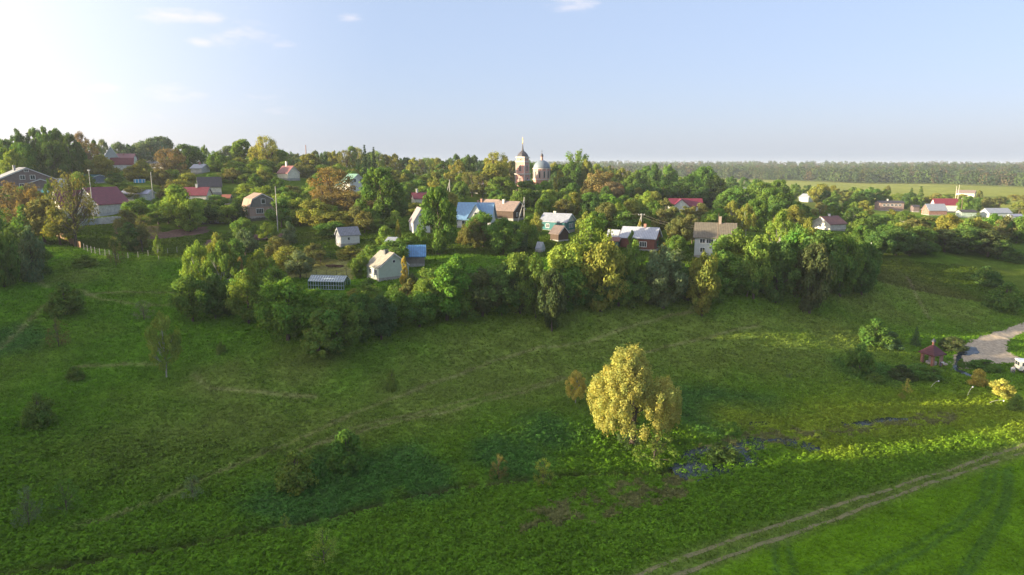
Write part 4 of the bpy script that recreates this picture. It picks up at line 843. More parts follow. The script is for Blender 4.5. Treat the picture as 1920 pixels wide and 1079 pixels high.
# ---------------------------------------------------------------- garden structures
def greenhouse():
    p = ground_px(618, 541); z = p.z; f = S('pale_blue_frame', (.45, .55, .65), .5); L, W, wh, rh = 7.0, 3.2, 1.5, .9
    o = empty('greenhouse', (p.x, p.y, z), R(-8), 'bare glasshouse with ribbed pale blue frame', 'greenhouse'); LAND.append((p.x, p.y, 'the ribbed glasshouse')); KEEP.append((585, 652, 516, 545, p.y)); FOOT.append((p.x, p.y, 4))
    b = MB(); n = 14
    for i in range(n + 1):
        x = -L / 2 + L * i / n
        for (a, c) in (((x, -W/2, 0), (x, -W/2, wh)), ((x, W/2, 0), (x, W/2, wh)), ((x, -W/2, wh), (x, 0, wh + rh)), ((x, W/2, wh), (x, 0, wh + rh))): b.tube(a, c, .035, .035, 4)
    for (y, zz) in ((-W/2, .02), (-W/2, wh * .5), (-W/2, wh), (W/2, wh), (0, wh + rh), (-W/4, wh + rh / 2), (W/2, .02)): b.tube((-L/2, y, zz), (L/2, y, zz), .04, .04, 4)
    b.build('frame', f, o)
    gm_, t, oo = new_mat('greenhouse_glass'); g = t.nodes.new('ShaderNodeBsdfGlossy'); g.inputs['Roughness'].default_value = .1; tr = t.nodes.new('ShaderNodeBsdfTransparent'); tr.inputs[0].default_value = (.6, .7, .78, 1)
    mx_ = t.nodes.new('ShaderNodeMixShader'); mx_.inputs[0].default_value = .3; t.links.new(tr.outputs[0], mx_.inputs[1]); t.links.new(g.outputs[0], mx_.inputs[2]); t.links.new(mx_.outputs[0], oo.inputs[0])
    q = MB()
    for s in (-1, 1):
        q.ext([(s * W/2, .02), (s * (W/2 - .012), .02), (s * (W/2 - .012), wh - .03), (s * W/2, wh - .03)], -L/2 + .03, L/2 - .03)
        q.ext([(s * W/2, wh), (0.0, wh + rh - .02), (0, wh + rh - .035), (s * W/2, wh - .015)], -L/2 + .03, L/2 - .03)
    q.build('glazing', gm_, o)
greenhouse()
def hoop(px, py, L, r, yaw, label, name='polytunnel'):
    p = ground_px(px, py); o = empty(name, p, R(yaw), label, 'greenhouse'); prof = [(r * cos(a), r * sin(a)) for a in [pi * i / 10 for i in range(11)]]
    b = MB(); b.ext(prof, -L/2, L/2); b.build('cover', S('white_film', (.62, .66, .74), .35, var=.08), o); b = MB()
    for k in range(6):
        x = -L/2 + L * k / 5
        for i in range(10): b.tube((x, prof[i][0] * 1.02, prof[i][1] * 1.02), (x, prof[i+1][0] * 1.02, prof[i+1][1] * 1.02), .025, .025, 4)
    b.build('hoops', S('grey_pipe', (.3, .3, .32), .6), o); b = MB(); b.ext([(y * .7, z * .8) for y, z in prof], -L/2 - .03, -L/2 + .01); b.build('end_flap', S('blue_film', (.08, .16, .35), .6), o); FOOT.append((p.x, p.y, L / 2)); KEEP.append((px - 24, px + 24, py - 14, py + 4, p.y)); return o
hoop(399, 417, 6.2, .95, 8, 'low white film tunnel on the garden terrace with a blue end')
o = hoop(250, 336, 5.5, 1.6, -10, 'white greenhouse hoop with dark cover left of the tall thin pole'); LAND.append((o.location.x, o.location.y, 'the hoop greenhouse'))
def pool(px, py):
    p = ground_px(px, py); o = empty('garden_pool', p, 0, 'round blue and white frame pool behind orchard bushes', 'pool')
    b = MB(); b.lathe([(1.8, 0), (1.8, 1.2), (1.7, 1.2), (1.7, 1.0), (.01, 1.0)], 24); b.build('pool_wall', S('pool_blue', (.03, .30, .55), .5), o)
    for k in range(10):
        q = MB(); a = k * pi / 5; q.box(1.79, 1.87, -.12, .12, 0, 1.25); l = q.build('upright', TRIM, o); l.rotation_euler = (0, 0, a)
pool(262, 343)
def rain_barrels():
    for i, (px, py) in enumerate(((648, 456), (655, 457))):
        p = ground_px(px, py); b = MB(); b.lathe([(.32, 0), (.38, .3), (.38, .7), (.33, .95), (.3, .95), (.3, .85)], 14)
        o = b.build('barrel', S('blue_plastic', (.02, .12, .42), .4), None, p); tag(o, ('left' if i == 0 else 'right') + ' blue barrel in front of the small white hut', 'barrel', 'blue barrels by the hut')
rain_barrels()
def board_fence(pts, label, h=1.5, mat=None, gapi=()):
    P = [ground_px(*p) for p in pts]; o = empty('board_fence', P[0], 0, label, 'fence'); base = P[0]; b = MB(); ps = MB()
    for i in range(len(P) - 1):
        a, c = P[i] - base, P[i + 1] - base; d = (c - a); L = d.length; n = max(1, int(L / .16)); u = Vector((d.x, d.y, 0)).normalized(); nrm = Vector((-u.y, u.x, 0))
        if i in gapi: continue
        for k in range(n):
            s = a + d * (k / n); e = a + d * ((k + .88) / n); hh = h + random.uniform(-.06, .06)
            zz = H(base.x + s.x, base.y + s.y) - base.z; v = [(s.x, s.y, zz), (e.x, e.y, zz), (e.x + nrm.x * .03, e.y + nrm.y * .03, zz), (s.x + nrm.x * .03, s.y + nrm.y * .03, zz)]
            b.add(v + [(q[0], q[1], q[2] + hh) for q in v], [(0, 3, 2, 1), (4, 5, 6, 7), (0, 1, 5, 4), (1, 2, 6, 5), (2, 3, 7, 6), (3, 0, 4, 7)])
        for k in range(int(L / 2.4) + 1):
            s = a + d * min(1, k * 2.4 / L); zz = H(base.x + s.x, base.y + s.y) - base.z; ps.box(s.x + nrm.x * .1 - .06, s.x + nrm.x * .1 + .06, s.y + nrm.y * .1 - .06, s.y + nrm.y * .1 + .06, zz - .2, zz + h + .08)
    b.build('boards', mat, o); ps.build('posts', mat, o); LAND.append((base.x, base.y, 'the board fence'))
board_fence([(88, 434), (97, 440), (106, 445), (122, 453), (138, 462), (152, 467)], 'tan board fence running down beside the big thin-leaved tree', 1.5, S('tan_boards', (.33, .19, .10), .8, 'plank'), (1,))
board_fence([(150, 425), (185, 422), (232, 417), (262, 413)], 'pale blue-grey wall fence below the white brick house', 1.7, S('pale_blue_boards', (.36, .40, .50), .7, 'plank'))
board_fence([(470, 416), (510, 414), (558, 412)], 'low dark garden fence behind the terrace beds', .8, S('dark_fence', (.05, .045, .04), .9))
board_fence([(330, 425), (380, 420), (430, 417), (470, 413)], 'low black edging fence along the upper garden bed', .45, MATS['dark_fence'])
def wire_fence(pts, n, label, h=1.35, pm=None):
    P = [ground_px(*p) for p in pts]; base = P[0]; o = empty('wire_fence', base, 0, label, 'fence')
    q = np.array([[p.x, p.y] for p in P]); s = np.concatenate([[0], np.cumsum(np.hypot(*(q[1:] - q[:-1]).T))]); T = np.linspace(0, s[-1], n); pp = []
    for t in T:
        x = np.interp(t, s, q[:, 0]); y = np.interp(t, s, q[:, 1]); z = H(x, y); v = Vector((x, y, z)) - base; pp.append(v)
        b = MB(); b.tube((0, 0, -.3), (random.uniform(-.06, .06), random.uniform(-.06, .06), h), .055, .045, 6); b.build('post', pm, o, v)
    w = MB()
    for a, c in zip(pp[:-1], pp[1:]):
        for hh in (.3, .75, 1.2): w.tube(a + Vector((0, 0, hh)), c + Vector((0, 0, hh)), .012, .012, 3)
    w.build('wire', S('wire', (.2, .2, .2), .6), o)
wire_fence([(158, 470), (180, 477), (200, 481), (222, 487)], 9, 'short wire fence of pale posts below the board fence', 1.5, S('pale_post', (.42, .40, .36), .85))
wire_fence([(222, 487), (250, 482), (285, 478), (332, 473)], 7, 'wire fence crossing the green terrace to the birches', 1.3, MATS['pale_post'])
wire_fence([(555, 524), (585, 521), (612, 519), (640, 517), (668, 512)], 7, 'dark post fence behind the ribbed glasshouse', 1.6, S('dark_post', (.06, .05, .045), .9))
wire_fence([(540, 495), (580, 489), (620, 484), (672, 478)], 6, 'thin fence along the upper edge of the mown yard', 1.0, MATS['dark_post'])
def log_pile():
    p = ground_px(631, 504); b = MB(); r = random.Random(4)
    for k in range(16):
        a = r.uniform(-.5, .5); x, y = r.uniform(-1.6, 1.6), r.uniform(-.5, .5); L = r.uniform(.5, 1.1); z = .1 + .12 * (k % 4)
        b.tube((x - L * cos(a), y - L * sin(a), z), (x + L * cos(a), y + L * sin(a), z + .03), .12, .1, 7)
    tag(b.build('log_pile', S('old_wood', (.11, .06, .04), .9), None, p), 'heap of dark logs lying in the mown yard', 'log pile')
log_pile()
def cart():
    p = ground_px(548, 488); o = empty('garden_trailer', p, R(-10), 'small trailer with orange load and dark blue sides in the orchard', 'trailer')
    b = MB(); b.box(-1.0, 1.0, -.6, .6, .45, .95); b.build('bed', S('trailer_blue', (.08, .12, .25), .5), o)
    b = MB(); b.box(-.9, .9, -.5, .5, .955, 1.3); b.box(-.5, .7, -.4, .4, 1.305, 1.5); b.build('load', S('orange_load', (.42, .14, .07), .8), o)
    for s in (-1, 1):
        w = MB(); w.tube((0, s * .62, .33), (0, s * .76, .33), .33, .33, 16); w.build('wheel', S('rubber', (.03, .03, .03), .8), o)
    b = MB(); b.tube((1, 0, .5), (2.0, 0, .35), .05, .05, 6); b.build('drawbar', MATS['rubber'], o); FOOT.append((p.x, p.y, 1.5))
cart()
def flatboard(): 
    p = ground_px(467, 465); b = MB(); b.box(-1.8, 1.8, -.7, .7, .06, .14)
    for s in (-1.5, 0, 1.5): b.box(s - .06, s + .06, -.65, .65, -.1, .058)
    tag(b.build('raised_bed_cover', S('pale_cover', (.50, .52, .56), .6), None, p), 'flat pale cover board lying on the garden bed', 'cover board')
flatboard()

# ---------------------------------------------------------------- poles and wires
pole_m = S('grey_pole', (.42, .40, .36), .85); pole_d = S('brown_pole', (.14, .09, .06), .9)
def pole(px, D, ytop, ybot, label, r=.13, mat=None, arm=None, strut=False, name='utility_pole', cat='utility pole', group=None):
    if name == 'concrete_post': D = ray_ground(px, ybot)[1]
    x, y, zt = at_depth(px, ytop, D); zb = H(x, y); o = empty(name, (x, y, zb), 0, label, cat, group); h = zt - zb
    b = MB(); b.tube((0, 0, -.3), (0, 0, h), r, r * .7, 8); b.build('pole', mat or pole_m, o)
    if strut:
        b = MB(); b.tube((-1.9, 0, -.2), (0, 0, h * .93), r * .8, r * .7, 7); b.build('strut', mat or pole_m, o)
    if arm:
        b = MB(); b.box(-arm, arm, -.06, .06, h - .4, h - .28); c = b.build('crossarm', mat or pole_m, o)
        for s in (-1, -.3, .3, 1):
            i = MB(); i.lathe([(.05, h - .28), (.07, h - .2), (.05, h - .1), (.02, h - .06)], 8, s * arm * .92, 0); i.build('insulator', TRIM, c)
    return Vector((x, y, zt))
pole(282.5, 210, 323, 372, 'tall thin pole in the orchard right of the blue pool', .14)
pole(516, 176, 350, 380, 'single pale pole right of the rusty barn-roofed house', .13)
p0 = pole(1203, 178, 401, 428, 'pale pole with slanting strut behind the red plank house', .15, arm=.8, strut=True)
pole(843, 250, 337, 352, 'two-legged wooden pole above the dark oval tree', .17, strut=True)
pole(983, 196, 370, 392, 'pale strutted pole right of the dark log house', .15, strut=True)
p1 = pole(1062, 205, 382, 400, 'pole with crossarm above the teal house', .14, arm=1.4)
pole(1634, 139, 455, 482, 'bright grey concrete post at the edge of the right thicket', .11, S('concrete_post', (.55, .55, .55), .8), name='concrete_post', cat='post')
pole(166, 185, 318, 350, 'lamp pole rising above the white brick house', .12, arm=.35)
pole(128, 173, 344, 356, 'thin white pole above the cream gabled wing', .08, TRIM, arm=.4)
pole(1805, 340, 372, 400, 'pole standing left of the white and green garage', .2, pole_d, arm=.6)
pole(1792, 300, 402, 415, 'short pale pole in front of the bright red roofed barn', .15)
pole(573, 420, 272, 300, 'thin lattice mast rising over the skyline', .35, S('rust_mast', (.30, .18, .15), .8), name='mast', cat='mast')
for k, (px, t) in enumerate(((1794, 350), (1799, 347))): pole(px, 480, t, 372, ('left' if k == 0 else 'right') + ' tall pale pole beside the cream villa', .16, S('bright_pole', (.6, .56, .5), .8), group='pale poles by the cream villa')
p2 = pole(1348, 150, 400, 425, 'thin rusty mast standing behind the big olive roof', .07, pole_d, name='mast', cat='mast')
def cable(a, b, sag, label, n=14, r=.025):
    m = MB(); P = []
    for i in range(n + 1):
        t = i / n; q = a.lerp(b, t); q.z -= sag * 4 * t * (1 - t); P.append(q - a)
    for i in range(n): m.tube(P[i], P[i + 1], r, r, 4)
    tag(m.build('power_line', S('cable', (.10, .08, .06), .6), None, a), label, 'cable')
e0 = Vector((*at_depth(1318, 423, 168),))
for k, (dz, w_) in enumerate(((0, 'upper'), (-.5, 'lower'))): cable(p0 + Vector((.3 - k * .5, 0, -.1 + dz)), e0 + Vector((0, 0, dz)), 1.0, w_ + ' sagging wire from the strutted pole to the olive-roofed house')
cable(p0 + Vector((-.6, 0, -.1)), p1 + Vector((1.2, 0, -.2)), .9, 'long sagging wire linking the crossarm pole and strutted pole')
def bent_stalk(px, py, tx, ty, label):
    p = ground_px(px, py); D = p.y; t = Vector(at_depth(tx, ty, D)) - p; m = MB(); P = [Vector((0, 0, -.1)), t * .35 + Vector((0, 0, .25)), t * .7 + Vector((0, 0, .3)), t]
    o = empty('garden_lamp', p, 0, label, 'lamp post', 'curved poles with white tips')
    for i in range(3): m.tube(P[i], P[i + 1], .03, .028, 5)
    m.build('pole', S('pale_rod', (.5, .47, .36), .7), o); b = MB(); b.lathe([(.02, -.12), (.09, -.06), (.1, .06), (.03, .12)], 10); b.build('lamp_head', TRIM, o, t)
bent_stalk(1742, 731, 1760, 715, 'curved thin pole with white tip below the brick pavilion')
bent_stalk(1812, 744, 1824, 726, 'curved thin pole with white tip beside the left yellow bush')
bent_stalk(1848, 757, 1882, 752, 'low leaning pole with white tip in front of the orange-yellow bush')

# ---------------------------------------------------------------- pavilion, people, van
def pavilion():
    p = ground_px(1746, 682); o = empty('brick_pavilion', p, R(20), 'red brick spring pavilion with maroon tent roof', 'pavilion'); o.scale = (.85, .85, .87); LAND.append((p.x, p.y, 'the brick pavilion')); KEEP.append((1715, 1778, 630, 690, p.y)); FOOT.append((p.x, p.y, 3.6))
    s = 1.15; rf = S('maroon_tile_roof', (.10, .02, .028), .6, 'tile')
    for sx in (-1, 1):
        for sy in (-1, 1):
            b = MB(); b.box(sx * s - .24, sx * s + .24, sy * s - .24, sy * s + .24, -.5, 2.0); b.build('pillar', S('pavilion_brick', (.28, .075, .04), .85, 'brick'), o)
    b = MB(); b.box(-s - .3, s + .3, -s - .3, s + .3, 2.003, 2.18); b.build('beam', MATS['pavilion_brick'], o)
    b = MB(); e = s + .62
    b.add([(-e, -e, 2.0), (e, -e, 2.0), (e, e, 2.0), (-e, e, 2.0), (-e, -e, 2.12), (e, -e, 2.12), (e, e, 2.12), (-e, e, 2.12), (-.2, -.2, 3.7), (.2, -.2, 3.7), (.2, .2, 3.7), (-.2, .2, 3.7)],
          [(0, 3, 2, 1), (0, 1, 5, 4), (1, 2, 6, 5), (2, 3, 7, 6), (3, 0, 4, 7), (4, 5, 9, 8), (5, 6, 10, 9), (6, 7, 11, 10), (7, 4, 8, 11), (8, 9, 10, 11)])
    r = b.build('roof', rf, o); r.location.z = .19
    b = MB(); b.box(-.14, .14, -.14, .14, 3.6, 4.3); b.build('cap_post', MATS['pavilion_brick'], r)
    b = MB(); b.lathe([(.12, 4.3), (.42, 4.35), (.38, 4.6), (.2, 4.8), (.05, 5.0)], 10); b.build('finial', S('dark_finial', (.05, .05, .07), .5), r)
    b = MB(); b.lathe([(1.0, -.3), (1.0, .55), (.82, .55), (.82, .4), (.01, .4)], 20); b.build('well_basin', S('stone', (.40, .36, .32), .9), o)
pavilion()
def person(px, py, label, joints, edges, top, skin=(.55, .36, .27), pants=(.12, .12, .16), yaw=0, hair=(.06, .04, .03)):
    """one continuous skinned body, clothing as material zones by height in the rest list; hair a child"""
    p = ground_px(px, py)
    me = bpy.data.meshes.new('person'); me.from_pydata([j[0] for j in joints], edges, []); o = link('person', me, None, p); o.rotation_euler = (0, 0, R(yaw))
    sk = o.modifiers.new('skin', 'SKIN'); sk.use_smooth_shade = True
    for i, j in enumerate(joints):
        v = me.skin_vertices[0].data[i]; v.radius = (j[1], j[1]); v.use_root = (i == 0)
    o.modifiers.new('sub', 'SUBSURF').levels = 1; o.modifiers['sub'].render_levels = 1
    dg = bpy.context.evaluated_depsgraph_get(); m2 = bpy.data.meshes.new_from_object(o.evaluated_get(dg)); o.modifiers.clear(); o.data = m2
    m2.materials.clear()
    for nm, c in (('skin_tone', skin), (label[:12] + '_top', top), (label[:12] + '_trousers', pants)): m2.materials.append(S(nm.replace(' ', '_'), c, .8))
    zone = [j[2] for j in joints]; J = [Vector(j[0]) for j in joints]
    for f in m2.polygons:
        c = f.center; f.material_index = zone[min(range(len(J)), key=lambda i: (J[i] - c).length / (joints[i][1] + .05))]
    tag(o, label, 'person'); hd = J[HEAD]; b = MB(); b.lathe([(.0 + .105, 0.0), (.118, .05), (.10, .10), (.05, .135), (.01, .145)], 10); b.build('hair', S('hair_brown', hair, .9), o, hd + Vector((0, 0.01, -.01)), True)
    return o
HEAD = 4
def body_std(bend, sit):
    """pelvis, spine, chest, neck, head, arms to five short fingers, legs"""
    def rot(v, a): return (v[0], v[1] * cos(a) - v[2] * sin(a), v[1] * sin(a) + v[2] * cos(a))
    ph = .48 if sit else .92; J = []; E = []
    a = bend
    def up(x, y, z): q = rot((x, y, z), a); return (q[0], q[1], q[2] + ph)
    J += [((0, 0, ph), .15, 2), (up(0, 0, .22), .14, 1), (up(0, 0, .42), .15, 1), (up(0, 0, .56), .06, 0), (up(0, -.03, .72), .10, 0)]
    E += [(0, 1), (1, 2), (2, 3), (3, 4)]
    for s in (-1, 1):
        b = len(J); sh = up(s * .19, 0, .45); el = (sh[0] + s * .05, sh[1] - .12, sh[2] - .27); wr = (el[0] - s * .03, el[1] - .18, el[2] - .14)
        J += [(sh, .06, 1), (el, .045, 1), (wr, .032, 0), ((wr[0], wr[1] - .07, wr[2] - .03), .04, 0)]; E += [(2, b), (b, b + 1), (b + 1, b + 2), (b + 2, b + 3)]
        for k in range(5):
            fx = (k - 2) * .02; J.append(((wr[0] + fx, wr[1] - .15 + abs(k - 2) * .012, wr[2] - .07), .009, 0)); E.append((b + 3, len(J) - 1))
        b = len(J)
        if sit: kn = (s * .12, -.44, .50); an = (s * .12, -.46, .08)
        else: kn = (s * .11, -.05, .49); an = (s * .12, .02, .08)
        J += [((s * .10, 0, ph - .03), .095, 2), (kn, .065, 2), (an, .045, 2), ((an[0], an[1] - .16, .04), .04, 2)]; E += [(0, b), (b, b + 1), (b + 1, b + 2), (b + 2, b + 3)]
    return J, E
J, E = body_std(R(75), False); person(1763, 687, 'person in a white shirt bending down beside the brick pavilion', J, E, (.65, .66, .70), yaw=40)
J, E = body_std(R(12), True); person(1898, 700, 'person in a pink top sitting beside the white van', J, E, (.60, .40, .38), yaw=-20)
def chair_for():
    p = ground_px(1898, 700); o = empty('folding_chair', p, R(-20), 'low folding chair under the person beside the white van', 'chair'); m = S('chair_metal', (.3, .3, .32), .5)
    b = MB(); b.box(-.24, .24, -.22, .24, .28, .33); b.build('seat', m, o); b = MB(); b.box(-.24, .24, .25, .29, .35, .8); b.build('backrest', m, o)
    for x in (-.21, .21):
        for y in (-.18, .22): b = MB(); b.box(x - .02, x + .02, y - .02, y + .02, -.15, .278); b.build('leg', m, o)
chair_for()
def van():
    p = ground_px(1934, 698); p.z -= .02; o = empty('white_van', p, R(-14), 'old white minibus with blue-white roof parked at the right edge', 'van'); KEEP.append((1892, 1990, 676, 704, p.y)); LAND.append((p.x, p.y, 'the white van')); FOOT.append((p.x, p.y, 3.5))
    wm = S('van_white', (.66, .64, .58), .35, var=.08); L, W = 4.4, 1.9
    sec = [(-W/2, .45), (-W/2 - .03, 1.1), (-W/2 + .10, 1.9), (-W/2 + .3, 2.1), (W/2 - .3, 2.1), (W/2 - .10, 1.9), (W/2 + .03, 1.1), (W/2, .45)]
    b = MB(); b.ext(sec, -L/2, L/2); b.build('body', wm, o)
    b = MB(); b.ext([(-W/2 + .02, 2.0), (-W/2 + .25, 2.18), (W/2 - .25, 2.18), (W/2 - .02, 2.0)], -L/2 - .12, L/2 + .05); b.build('roof', S('van_roof', (.55, .60, .68), .4, var=.08), o)
    for s in (-1, 1):
        for k in range(4):
            x = -L/2 + .35 + k * 1.0; g = MB(); g.add([(x, s * (W/2 + .03), 1.2), (x + .78, s * (W/2 + .03), 1.2), (x + .78, s * (W/2 - .05), 1.78), (x, s * (W/2 - .05), 1.78), (x, s * (W/2 - .05), 1.2), (x + .78, s * (W/2 - .05), 1.2), (x + .78, s * (W/2 - .12), 1.78), (x, s * (W/2 - .12), 1.78)],
                [(0, 1, 2, 3), (4, 7, 6, 5), (0, 4, 5, 1), (1, 5, 6, 2), (2, 6, 7, 3), (3, 7, 4, 0)]); g.build('window', GLASS, o)
        for x in (-1.35, 1.35):
            w = MB(); w.tube((x, s * (W/2 - .2), .36), (x, s * (W/2 + .04), .36), .36, .36, 18); t = w.build('wheel', MATS['rubber'], o); r = MB(); r.tube((x, s * (W/2 + .04), .36), (x, s * (W/2 + .06), .36), .18, .18, 12); r.build('rim', TRIM, t)
    g = MB(); g.box(-L/2 - .02, -L/2 + .01, -.75, -.05, 1.2, 1.8); g.box(-L/2 - .02, -L/2 + .01, .05, .75, 1.2, 1.8); g.build('rear_window', GLASS, o)
    g = MB(); g.box(-L/2 - .1, -L/2 + .02, -.9, .9, .45, .58); g.build('bumper', S('dark_bumper', (.08, .08, .08), .6), o)
van()
def rocks():
    r = random.Random(9)
    for i, (px, py, s, lab) in enumerate(((1793, 660, .35, 'pale flat rock'), (1797, 653, .3, 'round cream rock'), (1801, 648, .32, 'cream rock'), (1788, 657, .25, 'small pale rock'), (1772, 684, .4, 'tan rock by the water channel'), (1781, 681, .3, 'small tan rock by the water channel'))):
        p = ground_px(px, py); b = MB(); pr = [(s * .5, -.1), (s, .05), (s * .85, s * .5), (s * .4, s * .7), (.02, s * .72)]; b.lathe(pr, 8)
        b.v = [(x * (1 + .3 * r.uniform(-1, 1)), y * (1 + .3 * r.uniform(-1, 1)), z) for x, y, z in b.v]
        lb = {0: 'pale flat rock at the left edge of the gravel road', 1: 'round cream rock at the gravel road edge', 2: 'cream rock farthest up the gravel road edge', 3: 'small pale rock nearest the pavilion roof side', 4: 'tan rock at the water channel by the pavilion', 5: 'small tan rock between water channel and gravel'}[i]
        tag(b.build('rock', S('cream_rock', (.48, .42, .32), .9), None, p), lb, 'rock', 'rocks around the spring')
rocks()
